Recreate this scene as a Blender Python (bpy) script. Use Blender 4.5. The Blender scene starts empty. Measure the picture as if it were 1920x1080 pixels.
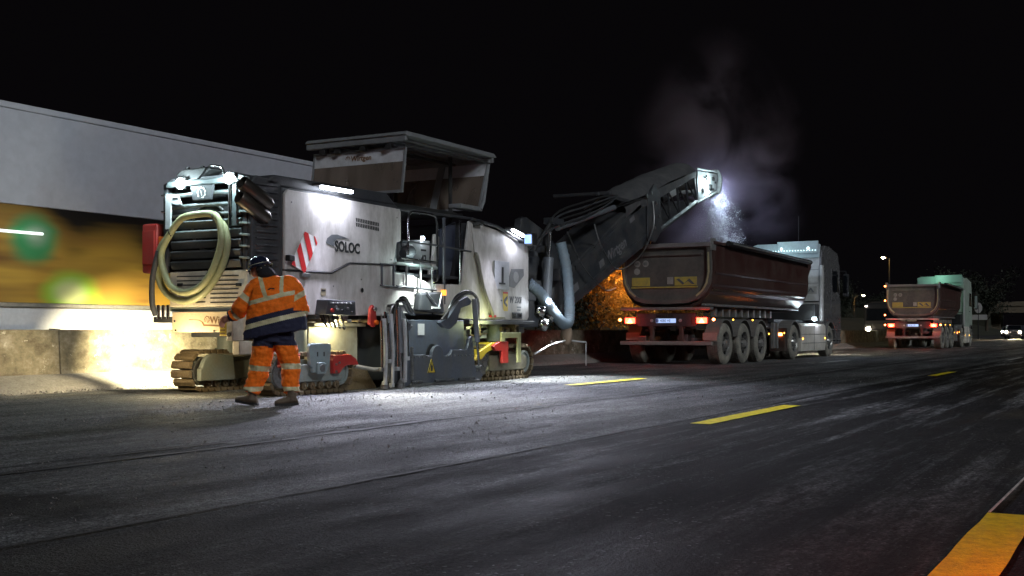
import bpy, math, random
from mathutils import Vector, Matrix, noise
R = random.Random(7)
SC = bpy.context.scene
COL = SC.collection
PI = math.pi
# ------------------------------------------------------------------ camera, world, fill sun, exposure
YAW = math.radians(29.5)
H = 0.87
cam_d = bpy.data.cameras.new('camera'); cam = bpy.data.objects.new('camera', cam_d); COL.objects.link(cam)
cam_d.sensor_width = 36; cam_d.lens = 2155/1920*36; cam_d.shift_y = 80/1920
cam_d.clip_start = 0.1; cam_d.clip_end = 3000
cam.location = (0, 0, H); cam.rotation_euler = (math.radians(90), 0, YAW-math.radians(90))
SC.camera = cam
world = bpy.data.worlds.new('World'); SC.world = world; world.use_nodes = True
wn = world.node_tree.nodes; bg = wn['Background']
bg.inputs[0].default_value = (0.9, 0.75, 0.95, 1); bg.inputs[1].default_value = 0.0023
sd = bpy.data.lights.new('fill_sun', 'SUN'); sun = bpy.data.objects.new('fill_sun', sd); COL.objects.link(sun)  # soft sun lamp added as fill for unseen site light
sd.energy = 0.95; sd.angle = math.radians(12); sd.color = (0.88, 0.95, 1.0)
sun.rotation_euler = Vector((0.48, 0.80, -0.52)).to_track_quat('-Z', 'Y').to_euler()
SC.view_settings.view_transform = 'Standard'; SC.view_settings.look = 'None'
SC.view_settings.exposure = 0; SC.view_settings.gamma = 1
try:
    SC.cycles.use_denoising = True
    SC.cycles.use_light_tree = False; SC.cycles.use_adaptive_sampling = False
    SC.cycles.volume_step_rate = 1.0; SC.cycles.volume_max_steps = 96
    SC.cycles.max_bounces = 6; SC.cycles.volume_bounces = 0; SC.cycles.transparent_max_bounces = 12
    SC.cycles.sample_clamp_indirect = 1.5; SC.cycles.caustics_reflective = False; SC.cycles.caustics_refractive = False
except Exception:
    pass

# ------------------------------------------------------------------ materials
MATS = {}
def mat(name, col, rough=0.5, metal=0.0, dirt=0.0, dirtcol=(0.16, 0.14, 0.11), dscale=3.0, bump=0.0, bscale=40.0,
        var=0.0, coat=0.0, streak=False, emit=None, estr=0.0, trans=0.0, alpha=1.0):
    if name in MATS: return MATS[name]
    m = bpy.data.materials.new(name); MATS[name] = m; m.use_nodes = True
    nt = m.node_tree; N = nt.nodes; L = nt.links; b = N['Principled BSDF']
    b.inputs['Roughness'].default_value = rough; b.inputs['Metallic'].default_value = metal
    b.inputs['Base Color'].default_value = (*col, 1)
    b.inputs['Coat Weight'].default_value = coat
    b.inputs['Transmission Weight'].default_value = trans
    b.inputs['Alpha'].default_value = alpha
    if emit:
        m.cycles.emission_sampling = 'NONE'
        b.inputs['Emission Color'].default_value = (*emit, 1); b.inputs['Emission Strength'].default_value = estr
        return m
    tc = N.new('ShaderNodeTexCoord')
    if dirt > 0 or var > 0:
        mp = N.new('ShaderNodeMapping'); L.new(tc.outputs['Object'], mp.inputs[0])
        mp.inputs['Scale'].default_value = (1.6, 1.6, 0.45) if streak else (1, 1, 1)
        n1 = N.new('ShaderNodeTexNoise'); n1.inputs['Scale'].default_value = dscale
        n1.inputs['Detail'].default_value = 9; n1.inputs['Roughness'].default_value = 0.68
        L.new(mp.outputs[0], n1.inputs['Vector'])
        rp = N.new('ShaderNodeValToRGB'); rp.color_ramp.elements[0].position = 0.42; rp.color_ramp.elements[1].position = 0.72
        L.new(n1.outputs[0], rp.inputs[0])
        mul = N.new('ShaderNodeMath'); mul.operation = 'MULTIPLY'; mul.inputs[1].default_value = dirt
        L.new(rp.outputs[0], mul.inputs[0])
        n2 = N.new('ShaderNodeTexNoise'); n2.inputs['Scale'].default_value = dscale*7; n2.inputs['Detail'].default_value = 5
        L.new(tc.outputs['Object'], n2.inputs['Vector'])
        hv = N.new('ShaderNodeHueSaturation'); hv.inputs['Color'].default_value = (*col, 1)
        mr = N.new('ShaderNodeMapRange'); mr.inputs[1].default_value = 0.3; mr.inputs[2].default_value = 0.7
        mr.inputs[3].default_value = 1-max(var, .06); mr.inputs[4].default_value = 1+max(var, .06)
        L.new(n2.outputs[0], mr.inputs[0]); L.new(mr.outputs[0], hv.inputs['Value'])
        mx = N.new('ShaderNodeMix'); mx.data_type = 'RGBA'
        L.new(mul.outputs[0], mx.inputs[0]); L.new(hv.outputs[0], mx.inputs[6]); mx.inputs[7].default_value = (*dirtcol, 1)
        L.new(mx.outputs[2], b.inputs['Base Color'])
        mr2 = N.new('ShaderNodeMapRange'); mr2.inputs[3].default_value = rough; mr2.inputs[4].default_value = min(1, rough+0.35)
        L.new(mul.outputs[0], mr2.inputs[0]); L.new(mr2.outputs[0], b.inputs['Roughness'])
    if bump > 0:
        n3 = N.new('ShaderNodeTexNoise'); n3.inputs['Scale'].default_value = bscale; n3.inputs['Detail'].default_value = 5
        L.new(tc.outputs['Object'], n3.inputs['Vector'])
        bp = N.new('ShaderNodeBump'); bp.inputs['Strength'].default_value = bump; bp.inputs['Distance'].default_value = 0.02
        L.new(n3.outputs[0], bp.inputs['Height']); L.new(bp.outputs[0], b.inputs['Normal'])
    return m
WHITE = mat('machine_white', (.62, .59, .575), .38, dirt=.85, dirtcol=(.24, .21, .18), dscale=2.2, var=.05, streak=True, bump=.06, bscale=3)
WHITE2 = mat('machine_cream', (.66, .60, .50), .45, dirt=.6, dirtcol=(.3, .25, .18), dscale=4, var=.08)
DGREY = mat('dark_grey_plastic', (.045, .048, .055), .5, dirt=.5, dirtcol=(.12, .115, .11), dscale=3, var=.15, bump=.1)
BLACK = mat('black_rubber', (.015, .015, .016), .6, dirt=.4, dirtcol=(.07, .065, .06), dscale=5)
STEELD = mat('blue_grey_steel', (.10, .115, .145), .42, .35, dirt=.7, dirtcol=(.17, .16, .145), dscale=3.5, var=.15, bump=.12, bscale=12, streak=True)
STEEL = mat('worn_steel', (.33, .33, .33), .35, .85, dirt=.5, dirtcol=(.16, .13, .10), dscale=6, var=.2)
CHROME = mat('chrome', (.6, .6, .6), .16, 1.0, dirt=.3, dscale=6)
TEALG = mat('grey_green_paint', (.22, .26, .25), .5, dirt=.6, dirtcol=(.25, .21, .15), dscale=4, var=.1)
HOSE = mat('beige_hose', (.36, .37, .20), .45, dirt=.6, dirtcol=(.22, .20, .12), dscale=4, var=.1)
HOSEB = mat('blue_grey_hose', (.20, .26, .32), .5, dirt=.5, dscale=4, var=.1)
RED = mat('red_paint', (.42, .03, .025), .4, dirt=.35, dirtcol=(.25, .12, .09), dscale=5)
YELB = mat('yellow_print', (.70, .50, .04), .5, dirt=.3, dirtcol=(.3, .24, .1), dscale=6)
PRINTW = mat('print_white', (.75, .75, .73), .5, dirt=.2, dscale=6)
PRINTK = mat('print_black', (.02, .02, .022), .5)
PRINTR = mat('print_red', (.55, .02, .02), .45)
PRINTO = mat('print_brown', (.20, .10, .04), .5)
PRINTG = mat('print_grey', (.13, .14, .15), .5)
TRACKM = mat('muddy_track', (.16, .12, .07), .8, .2, dirt=.8, dirtcol=(.22, .165, .095), dscale=7, var=.3, bump=.5, bscale=30)
DUSTY = mat('dusty_tyre', (.20, .19, .165), .9, dirt=.9, dirtcol=(.45, .41, .33), dscale=3, var=.2, bump=.4, bscale=60)
RIM = mat('wheel_rim', (.22, .21, .20), .6, .3, dirt=.8, dirtcol=(.20, .18, .15), dscale=6)
BIN = mat('brown_painted_tipper', (.075, .032, .027), .28, .1, dirt=.55, dirtcol=(.15, .12, .10), dscale=1.6, var=.12, bump=.08, bscale=4)
BING = mat('tailgate_dusty', (.13, .12, .11), .6, .1, dirt=.8, dirtcol=(.23, .20, .175), dscale=1.8, var=.12, bump=.1, bscale=5)
CABW = mat('cab_white', (.62, .61, .59), .3, dirt=.35, dscale=2, coat=.3)
CABG = mat('cab_green', (.10, .42, .26), .35, dirt=.3, dscale=2)
ALU = mat('aluminium', (.55, .55, .54), .35, .7, dirt=.4, dscale=5)
TARP = mat('dusty_tarp', (.07, .07, .075), .85, dirt=.8, dirtcol=(.15, .145, .14), dscale=3, bump=.6, bscale=14)
GLASSK = mat('dark_glass', (.01, .012, .015), .08, 0, coat=.5)
def glow(name, col, s): return mat(name, (0, 0, 0), .5, emit=col, estr=s)
LEDW = glow('led_white', (.82, .88, 1), 45)
LEDC = glow('led_cyan', (.75, .95, 1), 60)
TAILR = glow('tail_red', (1, .025, .012), 30)
TAILH = glow('tail_hot', (1, .22, .05), 30)
AMBER = glow('amber', (1, .45, .05), 10)
PLATEG = glow('plate_glow', (.45, .6, 1), 1.1)
SODIUM = glow('sodium', (1, .62, .22), 300)
HEADL = glow('headlamp', (1, .86, .6), 600)

# ------------------------------------------------------------------ mesh builder
ORI = {}
def tag(o, label=None, cat=None, group=None, kind=None):
    if label: o['label'] = label
    if cat: o['category'] = cat
    if group: o['group'] = group
    if kind: o['kind'] = kind
    return o
def thing(name, loc, label, cat, group=None, origin=None):
    o = bpy.data.objects.new(name, None); COL.objects.link(o); o.location = loc; o.empty_display_size = .3
    ORI[o.name] = Vector(loc if origin is None else origin)
    return tag(o, label, cat, group)
class MB:
    def __init__(s): s.v = []; s.f = []; s.m = []; s.cm = 0
    def add(s, vs, fs):
        n = len(s.v); s.v += [tuple(v) for v in vs]; s.f += [tuple(i+n for i in f) for f in fs]; s.m += [s.cm]*len(fs); return s
    def box(s, x0, x1, y0, y1, z0, z1):
        return s.add([(x, y, z) for x in (x0, x1) for y in (y0, y1) for z in (z0, z1)],
                     [(0, 1, 3, 2), (4, 6, 7, 5), (0, 4, 5, 1), (2, 3, 7, 6), (0, 2, 6, 4), (1, 5, 7, 3)])
    def prism(s, pts, a, b, axis='Y'):
        """pts outline; axis Y: pts=(x,z); X: pts=(y,z); Z: pts=(x,y)"""
        n = len(pts)
        mk = {'Y': lambda p, t: (p[0], t, p[1]), 'X': lambda p, t: (t, p[0], p[1]), 'Z': lambda p, t: (p[0], p[1], t)}[axis]
        vs = [mk(p, a) for p in pts]+[mk(p, b) for p in pts]
        ar = sum(pts[i][0]*pts[(i+1) % n][1]-pts[(i+1) % n][0]*pts[i][1] for i in range(n))
        fs = [tuple(range(n)), tuple(range(2*n-1, n-1, -1))]+[(i, i+n, (i+1) % n+n, (i+1) % n) for i in range(n)]
        flip = (ar > 0) != (axis == 'Y')
        if b < a: flip = not flip
        if flip: fs = [f[::-1] for f in fs]
        return s.add(vs, fs)
    def cyl(s, p0, p1, r0, r1=None, n=16, cap=True):
        r1 = r0 if r1 is None else r1
        p0 = Vector(p0); p1 = Vector(p1); d = (p1-p0).normalized()
        a = d.orthogonal().normalized(); b = d.cross(a)
        vs = []
        for p, r in ((p0, r0), (p1, r1)):
            for i in range(n):
                t = 2*PI*i/n; vs.append(p+a*(r*math.cos(t))+b*(r*math.sin(t)))
        fs = [(i, (i+1) % n, (i+1) % n+n, i+n) for i in range(n)]
        if cap: fs += [tuple(range(n-1, -1, -1)), tuple(range(n, 2*n))]
        return s.add(vs, fs)
    def tube(s, pts, r, n=8, closed=False, ry=None):
        P = [Vector(p) for p in pts]; m = len(P); rings = []; a = None
        for i, p in enumerate(P):
            if closed: d = (P[(i+1) % m]-P[i-1])
            else: d = P[min(i+1, m-1)]-P[max(i-1, 0)]
            d.normalize()
            if a is None: a = d.orthogonal().normalized()
            else: a = (a-d*a.dot(d)).normalized()
            b = d.cross(a)
            rr = r[i] if isinstance(r, (list, tuple)) else r
            rings.append([p+a*(rr*math.cos(2*PI*k/n))+b*(rr*math.sin(2*PI*k/n)) for k in range(n)])
        vs = [v for rg in rings for v in rg]; fs = []
        for i in range(m if closed else m-1):
            j = (i+1) % m
            for k in range(n): fs.append((i*n+k, i*n+(k+1) % n, j*n+(k+1) % n, j*n+k))
        if not closed: fs += [tuple(range(n-1, -1, -1)), tuple((m-1)*n+k for k in range(n))]
        return s.add(vs, fs)
    def lathe(s, c, axis, prof, n=32):
        """prof list of (along axis, radius)"""
        c = Vector(c); d = Vector(axis).normalized(); a = d.orthogonal().normalized(); b = d.cross(a)
        vs = []; 
        for h, r in prof:
            for i in range(n):
                t = 2*PI*i/n; vs.append(c+d*h+a*(r*math.cos(t))+b*(r*math.sin(t)))
        fs = []
        for j in range(len(prof)-1):
            for i in range(n): fs.append((j*n+i, j*n+(i+1) % n, (j+1)*n+(i+1) % n, (j+1)*n+i))
        return s.add(vs, fs)
    def build(s, name, m, parent=None, bevel=0, smooth=False, label=None, kind=None, origin=None):
        o0 = ORI.get(parent.name, Vector()) if parent else (origin or Vector())
        me = bpy.data.meshes.new(name)
        me.from_pydata([(v[0]-o0[0], v[1]-o0[1], v[2]-o0[2]) for v in s.v], [], s.f)
        ms = m if isinstance(m, (list, tuple)) else [m]
        for x in ms: me.materials.append(x)
        if len(ms) > 1: me.polygons.foreach_set('material_index', s.m)
        if smooth:
            me.polygons.foreach_set('use_smooth', [True]*len(me.polygons))
            try: me.set_sharp_from_angle(angle=math.radians(38))
            except Exception: pass
        me.update()
        o = bpy.data.objects.new(name, me); COL.objects.link(o)
        if parent: o.parent = parent; ORI[o.name] = o0
        elif origin: o.location = origin; ORI[o.name] = Vector(origin)
        else: ORI[o.name] = Vector()
        if bevel:
            b = o.modifiers.new('bevel', 'BEVEL'); b.width = bevel; b.segments = 2; b.limit_method = 'ANGLE'
        return tag(o, label, None, None, kind)
def catmull(P, k=6, closed=False):
    P = [Vector(p) for p in P]; out = []; m = len(P)
    rng = range(m) if closed else range(m-1)
    for i in rng:
        g = (lambda j: P[j % m]) if closed else (lambda j: P[max(0, min(m-1, j))])
        p0, p1, p2, p3 = g(i-1), g(i), g(i+1), g(i+2)
        for q in range(k):
            t = q/k
            out.append(.5*((2*p1)+(p2-p0)*t+(2*p0-5*p1+4*p2-p3)*t*t+(3*p1-p0-3*p2+p3)*t**3))
    if not closed: out.append(P[-1])
    return out
def text(s, size, loc, xdir, m, parent, name='lettering', shear=0.0, bold=0.0, squash=1.0, depth=.003, align='LEFT', zdir=(0, 0, 1)):
    cu = bpy.data.curves.new(name, 'FONT'); cu.body = s; cu.size = size; cu.extrude = depth; cu.shear = shear; cu.offset = bold
    cu.align_x = align; cu.resolution_u = 3
    t = bpy.data.objects.new('tmp_text', cu); COL.objects.link(t)
    dg = bpy.context.evaluated_depsgraph_get(); me = bpy.data.meshes.new_from_object(t.evaluated_get(dg))
    bpy.data.objects.remove(t)
    X = Vector(xdir).normalized(); Y = Vector(zdir).normalized(); Z = X.cross(Y)
    o0 = ORI[parent.name]
    M = Matrix.Translation(Vector(loc)-o0) @ Matrix((X, Y, Z)).transposed().to_4x4() @ Matrix.Diagonal((squash, 1, 1, 1))
    me.transform(M); me.materials.clear(); me.materials.append(m); me.name = name
    o = bpy.data.objects.new(name, me); COL.objects.link(o); o.parent = parent
    return o
def lamp(kind, parent, loc, energy, col, name='light', aim=None, size=.3, blend=.4, radius=.05, sy=None):
    d = bpy.data.lights.new(name, kind); o = bpy.data.objects.new(name, d); COL.objects.link(o)
    d.energy = energy; d.color = col
    if kind == 'SPOT': d.spot_size = size; d.spot_blend = blend; d.shadow_soft_size = radius
    elif kind == 'POINT': d.shadow_soft_size = radius
    else:
        d.shape = 'RECTANGLE'; d.size = size; d.size_y = sy or size
    o0 = ORI[parent.name] if parent else Vector()
    o.location = Vector(loc)-o0
    if aim is not None: o.rotation_euler = (Vector(aim)-Vector(loc)).to_track_quat('-Z', 'Y').to_euler()
    if parent: o.parent = parent
    return o
def arc(cx, cy, r, a0, a1, n):
    return [(cx+r*math.cos(math.radians(a0+(a1-a0)*i/n)), cy+r*math.sin(math.radians(a0+(a1-a0)*i/n))) for i in range(n+1)]

# ------------------------------------------------------------------ ground and road
def asphalt_material():
    m = bpy.data.materials.new('asphalt'); m.use_nodes = True; nt = m.node_tree; N = nt.nodes; L = nt.links; b = N['Principled BSDF']; b.inputs['Specular IOR Level'].default_value = .12
    tc = N.new('ShaderNodeTexCoord'); ob = tc.outputs['Object']
    def math_(op, a, bb=None, c=None):
        x = N.new('ShaderNodeMath'); x.operation = op
        for i, q in enumerate((a, bb, c)):
            if q is None: continue
            if isinstance(q, (int, float)): x.inputs[i].default_value = q
            else: L.new(q, x.inputs[i])
        return x.outputs[0]
    def noise_(scale, sc=(1, 1, 1), det=4, rough=.55, loc=(0, 0, 0)):
        mp = N.new('ShaderNodeMapping'); mp.inputs['Scale'].default_value = sc; mp.inputs['Location'].default_value = loc
        L.new(ob, mp.inputs[0])
        n = N.new('ShaderNodeTexNoise'); n.inputs['Scale'].default_value = scale; n.inputs['Detail'].default_value = det
        n.inputs['Roughness'].default_value = rough; L.new(mp.outputs[0], n.inputs['Vector']); return n.outputs[0]
    def mr(v, a, bb, c, d):
        x = N.new('ShaderNodeMapRange'); x.inputs[1].default_value = a; x.inputs[2].default_value = bb
        x.inputs[3].default_value = c; x.inputs[4].default_value = d; L.new(v, x.inputs[0]); return x.outputs[0]
    sep = N.new('ShaderNodeSeparateXYZ'); L.new(ob, sep.inputs[0]); X = sep.outputs[0]; Y = sep.outputs[1]
    wob = math_('MULTIPLY', math_('SUBTRACT', noise_(.5, det=5), .5), .22)
    fine = math_('MULTIPLY', math_('SUBTRACT', noise_(5, det=4), .5), .10)
    Yw = math_('ADD', math_('ADD', Y, wob), fine)
    # base: old surface (Y<4) dark, worked surface (Y>4) dusty grey
    worked = mr(Yw, 3.95, 4.15, 0, 1)
    patch = noise_(1.1, (.22, 1.2, 1), 9, .72)
    dust = noise_(1.6, (.085, 1.5, 1), 9, .74, (3, 1.7, 0))      # long tyre-drawn dust bands
    scr = noise_(11, (.35, 1, 1), 6, .75)
    dusto = math_('MULTIPLY', mr(dust, .50, .66, 0, 1), mr(scr, .38, .62, .1, 1))
    xfade = mr(X, 3, 14, .12, 1)
    old = math_('ADD', .011, math_('MULTIPLY', math_('MULTIPLY', dusto, .34), xfade))
    wk = math_('ADD', .036, math_('MULTIPLY', math_('MULTIPLY', mr(patch, .38, .64, 0, 1), mr(scr, .35, .65, .45, 1)), .16))
    wk = math_('ADD', wk, math_('MULTIPLY', mr(Y, 6, 9.5, 0, 1), .04))
    val = N.new('ShaderNodeMix'); val.data_type = 'FLOAT'; L.new(worked, val.inputs[0]); L.new(old, val.inputs[2]); L.new(wk, val.inputs[3])
    v = val.outputs[0]
    # seams along the road
    def seam(y0, w, amt, v):
        d = math_('ABSOLUTE', math_('SUBTRACT', math_('ADD', Y, math_('MULTIPLY', fine, .45)), y0))
        brk = mr(noise_(14, (.25, 1, 1), 5, .7), .3, .6, .4, 1)
        k = math_('MULTIPLY', mr(d, w*.3, w, amt, 0), brk)
        return math_('MULTIPLY', v, math_('SUBTRACT', 1, k))
    v = seam(6.15, .12, .95, v); v = seam(6.42, .05, .75, v); v = seam(6.0, .04, .5, v); v = seam(4.02, .05, .85, v); v = seam(4.55, .26, .6, v); v = seam(7.6, .04, .4, v); v = seam(2.2, .05, .35, v); v = seam(9.2, .05, .35, v); v = seam(4.35, .10, .35, v); v = seam(11.3, .06, .35, v)
    def dark_patch(x0, y0, rx, ry, amt, v):
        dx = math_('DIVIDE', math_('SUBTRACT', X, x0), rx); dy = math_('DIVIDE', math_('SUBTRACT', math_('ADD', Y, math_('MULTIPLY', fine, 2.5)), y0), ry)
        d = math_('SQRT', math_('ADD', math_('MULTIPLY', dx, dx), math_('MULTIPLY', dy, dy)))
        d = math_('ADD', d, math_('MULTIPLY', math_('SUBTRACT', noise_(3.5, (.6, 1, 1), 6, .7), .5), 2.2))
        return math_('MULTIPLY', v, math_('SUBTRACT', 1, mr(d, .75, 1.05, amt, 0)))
    v = dark_patch(8.75, 5.05, .95, .22, .72, v); v = dark_patch(3.75, 4.95, .5, .55, .85, v); v = dark_patch(10.4, 5.25, 1.2, .08, .5, v)  # elliptical patches where the road colour is darker
    grit = noise_(11, (1, 1.6, 1), 10, .9); v = math_('MULTIPLY', v, mr(grit, .38, .62, .28, 1.85))
    # speckle of aggregate
    vo = N.new('ShaderNodeTexVoronoi'); vo.inputs['Scale'].default_value = 75; L.new(ob, vo.inputs['Vector'])
    sp = N.new('ShaderNodeSeparateColor'); L.new(vo.outputs['Color'], sp.inputs[0])
    v = math_('MULTIPLY', v, mr(sp.outputs[0], 0, 1, .35, 1.65))
    lt = mr(sp.outputs[1], .972, .98, 0, .16)
    v = math_('ADD', v, math_('MULTIPLY', lt, mr(noise_(1.3, det=3), .45, .65, 0, 1)))
    cmb = N.new('ShaderNodeCombineColor')
    L.new(math_('MULTIPLY', v, .97), cmb.inputs[0]); L.new(v, cmb.inputs[1]); L.new(math_('MULTIPLY', v, 1.02), cmb.inputs[2])
    L.new(cmb.outputs[0], b.inputs['Base Color'])
    L.new(mr(noise_(2, (.3, 1, 1), 6), .3, .7, .62, .92), b.inputs['Roughness'])
    bp = N.new('ShaderNodeBump'); bp.inputs['Strength'].default_value = 1.0; bp.inputs['Distance'].default_value = .011
    h = math_('ADD', math_('MULTIPLY', vo.outputs['Distance'], .8), noise_(160, det=3))
    rid = N.new('ShaderNodeTexWave'); rid.bands_direction = 'Y'; rid.inputs['Scale'].default_value = 9; rid.inputs['Distortion'].default_value = 1.5
    rid.inputs['Detail'].default_value = 2; L.new(ob, rid.inputs['Vector'])
    h = math_('ADD', h, math_('MULTIPLY', math_('MULTIPLY', rid.outputs[1], worked), .35))
    h = math_('ADD', h, math_('MULTIPLY', noise_(12, det=6, rough=.7), 2.2))
    L.new(h, bp.inputs['Height']); L.new(bp.outputs[0], b.inputs['Normal'])
    return m
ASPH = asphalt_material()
def sheet(name, x0, x1, y0, y1, z, m, kind='structure', label=None):
    b = MB(); b.add([(x0, y0, z), (x1, y0, z), (x1, y1, z), (x0, y1, z)], [(0, 1, 2, 3)]); return b.build(name, m, None, kind=kind, label=label)
EARTH = mat('verge_earth', (.05, .045, .03), .95, dirt=.7, dirtcol=(.03, .04, .02), dscale=.6, bump=.6, bscale=3)
sheet('ground', -600, 1200, -900, 900, -.02, EARTH)
# road with slight relief near the camera
b = MB(); nx, ny = 150, 90; x0, x1, y0, y1 = -12, 60, -6, 13.45
vs = []
def roadz(x, y):
    z = (noise.noise(Vector((x*.5, y*1.1, 0)))*.010+noise.noise(Vector((x*1.7, y*2.5, 4)))*.005) if 4 < y < 13 and 0 < x < 50 else 0
    return z*max(0, min(1, max(0, (y-4)/.6)))
for i in range(nx+1):
    for j in range(ny+1):
        x = x0+(x1-x0)*i/nx; y = y0+(y1-y0)*j/ny
        z = (noise.noise(Vector((x*.5, y*1.1, 0)))*.010+noise.noise(Vector((x*1.7, y*2.5, 4)))*.005) if 4 < y < 13 and 0 < x < 50 else 0
        ed = min(1, max(0, (y-4)/.6), (13-y)/.4+.0) if 4 < y < 13 else 0
        vs.append((x, y, z*max(0, ed)))
fs = [(i*(ny+1)+j, (i+1)*(ny+1)+j, (i+1)*(ny+1)+j+1, i*(ny+1)+j+1) for i in range(nx) for j in range(ny)]
b.add(vs, fs); b.add([(60, -6, 0), (320, -6, 0), (320, 13.45, 0), (60, 13.45, 0)], [(0, 1, 2, 3)])
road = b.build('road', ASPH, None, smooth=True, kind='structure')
ASPH2 = mat('opposite_asphalt', (.045, .045, .047), .85, dirt=.4, dirtcol=(.07, .07, .07), dscale=.8, bump=.5, bscale=60)
sheet('opposite_road', -60, 320, 14.7, 26, .03, ASPH2)
# tar joints and ragged milling edges running along the road
TAR = mat('tar_joint', (.008, .008, .009), .8, bump=.4, bscale=40)
def joint(y0, w, xa, xb, sd, gap=.0):
    b = MB(); n = int((xb-xa)/.07); prev = None
    for i in range(n+1):
        x = xa+(xb-xa)*i/n; c = y0+noise.noise(Vector((x*.25, sd, 0)))*.05+noise.noise(Vector((x*2.5, sd, 5)))*.012
        ww = w*(.35+1.3*abs(noise.noise(Vector((x*1.3, sd, 9))))+.9*max(0, noise.noise(Vector((x*7, sd, 2)))))
        z = roadz(x, c)+.0065; cur = ((x, c-ww/2, z), (x, c+ww/2, z))
        if prev and noise.noise(Vector((x*.9, sd, 30))) > gap: b.add([prev[0], cur[0], cur[1], prev[1]], [(0, 1, 2, 3)])
        prev = cur
    b.build('road_joint', TAR, None, kind='structure')
joint(6.12, .10, -2, 30, 1, -.6); joint(6.32, .05, -2, 24, 2, -.05); joint(4.02, .045, -2, 45, 3, -.7); joint(9.05, .03, 2, 13, 4, -.2); joint(7.15, .03, 6, 30, 6, .05)
# raised footing of the barrier
CONC = mat('old_concrete', (.30, .27, .22), .9, dirt=.9, dirtcol=(.12, .105, .075), dscale=2.4, var=.3, bump=.5, bscale=25)
n3 = MATS['old_concrete'].node_tree
CONC2 = mat('footing_concrete', (.26, .25, .23), .95, dirt=.6, dirtcol=(.15, .14, .12), dscale=5, var=.25, bump=.7, bscale=50)
b = MB()
xs = [-12+.25*i for i in range(420)]
prof = [(13.42, 0), (13.45, .07), (13.52, .10), (13.72, .17), (13.98, .24)]
vs = []
for x in xs:
    for k, (y, z) in enumerate(prof):
        jit = noise.noise(Vector((x*2.1, y*3, 1)))*(.05 if k < 3 else .012)
        vs.append((x, y+jit*(k < 3), max(-.005, z+(jit*.4 if k else 0))))
K = len(prof)
b.add(vs, [(i*K+j, (i+1)*K+j, (i+1)*K+j+1, i*K+j+1) for i in range(len(xs)-1) for j in range(K-1)])
b.build('barrier_footing', CONC2, None, kind='structure', smooth=True)
# concrete barrier in cast segments
def stained_concrete():
    m = bpy.data.materials.new('stained_concrete'); m.use_nodes = True; nt = m.node_tree; N = nt.nodes; L = nt.links; b = N['Principled BSDF']
    tc = N.new('ShaderNodeTexCoord')
    def ns(scale, det, sc=(1, 1, 1), rg=.6):
        mp = N.new('ShaderNodeMapping'); mp.inputs['Scale'].default_value = sc; L.new(tc.outputs['Object'], mp.inputs[0])
        n = N.new('ShaderNodeTexNoise'); n.inputs['Scale'].default_value = scale; n.inputs['Detail'].default_value = det; n.inputs['Roughness'].default_value = rg
        L.new(mp.outputs[0], n.inputs['Vector']); return n
    a = ns(2.6, 10, (1, 1, 1.3), .7); r = N.new('ShaderNodeValToRGB'); L.new(a.outputs[0], r.inputs[0])
    e = r.color_ramp.elements; e[0].position = .36; e[0].color = (.09, .075, .05, 1); e[1].position = .66; e[1].color = (.33, .30, .24, 1)
    q = e.new(.52); q.color = (.20, .175, .12, 1)
    v = ns(3.1, 8, (1, 1, 1.2), .75); r2 = N.new('ShaderNodeValToRGB'); L.new(v.outputs[0], r2.inputs[0])
    r2.color_ramp.elements[0].position = .585; r2.color_ramp.elements[1].position = .62
    mx = N.new('ShaderNodeMix'); mx.data_type = 'RGBA'; L.new(r2.outputs[0], mx.inputs[0]); L.new(r.outputs[0], mx.inputs[6]); mx.inputs[7].default_value = (.48, .45, .38, 1)
    L.new(mx.outputs[2], b.inputs['Base Color']); b.inputs['Roughness'].default_value = .9
    bp = N.new('ShaderNodeBump'); bp.inputs['Strength'].default_value = .4; bp.inputs['Distance'].default_value = .02
    n4 = ns(30, 6); L.new(n4.outputs[0], bp.inputs['Height']); L.new(bp.outputs[0], b.inputs['Normal'])
    return m
SCON = stained_concrete()
bar = thing('concrete_barrier', (0, 14, 0), 'long stained grey concrete barrier running behind the milling machine and trucks', 'barrier')
SEG = 4.62
off = 11.35-SEG*5
for i in range(22):
    xa = off+SEG*i; b = MB()
    b.prism([(13.96, .12), (13.99, .30), (14.02, .885), (14.22, .885), (14.27, .30), (14.3, 0.0), (13.96, 0.0)], xa+.008, xa+SEG-.008, 'X')
    b.build('barrier_segment', SCON, bar, bevel=.012)
for i in range(1, 22):
    b = MB(); b.box(off+SEG*i-.04, off+SEG*i+.04, 14.05, 14.19, .886, .90); b.build('joint_cover', STEEL, bar)
# ---- painted lines
YPAINT = mat('yellow_road_paint', (.92, .76, .0), .6, dirt=.55, dirtcol=(.24, .19, .04), dscale=14, var=.1, bump=.5, bscale=90)
WPAINT = mat('white_road_paint', (.5, .49, .46), .7, dirt=.6, dirtcol=(.12, .12, .12), dscale=8, var=.1, bump=.5, bscale=90)
def mark(x0, x1, y0, y1, m, z=.006):
    b = MB(); n = max(2, int((x1-x0)/.3)); vs = []
    for i in range(n+1):
        x = x0+(x1-x0)*i/n; j0 = R.uniform(-.007, .007)
        vs += [(x, y0+j0, z), (x, y1+j0, z)]
    b.add(vs, [(2*i, 2*i+2, 2*i+3, 2*i+1) for i in range(n)]); b.build('lane_marking', m, None, kind='structure')
mark(10.15, 13.2, 3.64, 3.84, YPAINT); mark(23.1, 25.6, 3.76, 3.93, YPAINT); mark(16.1, 19.0, 7.98, 8.17, YPAINT, .02)
mark(-6, 5.87, .50, .72, YPAINT)
for x in (36.9, 49.9, 62.9, 75.9, 88.9): mark(x, x+3.6, 3.9, 4.06, WPAINT)
for x in (46.5, 59.5, 72.5, 85.5): mark(x, x+3.6, 8.3, 8.46, WPAINT)
mark(31.2, 34.4, 7.95, 8.12, WPAINT)
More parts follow.
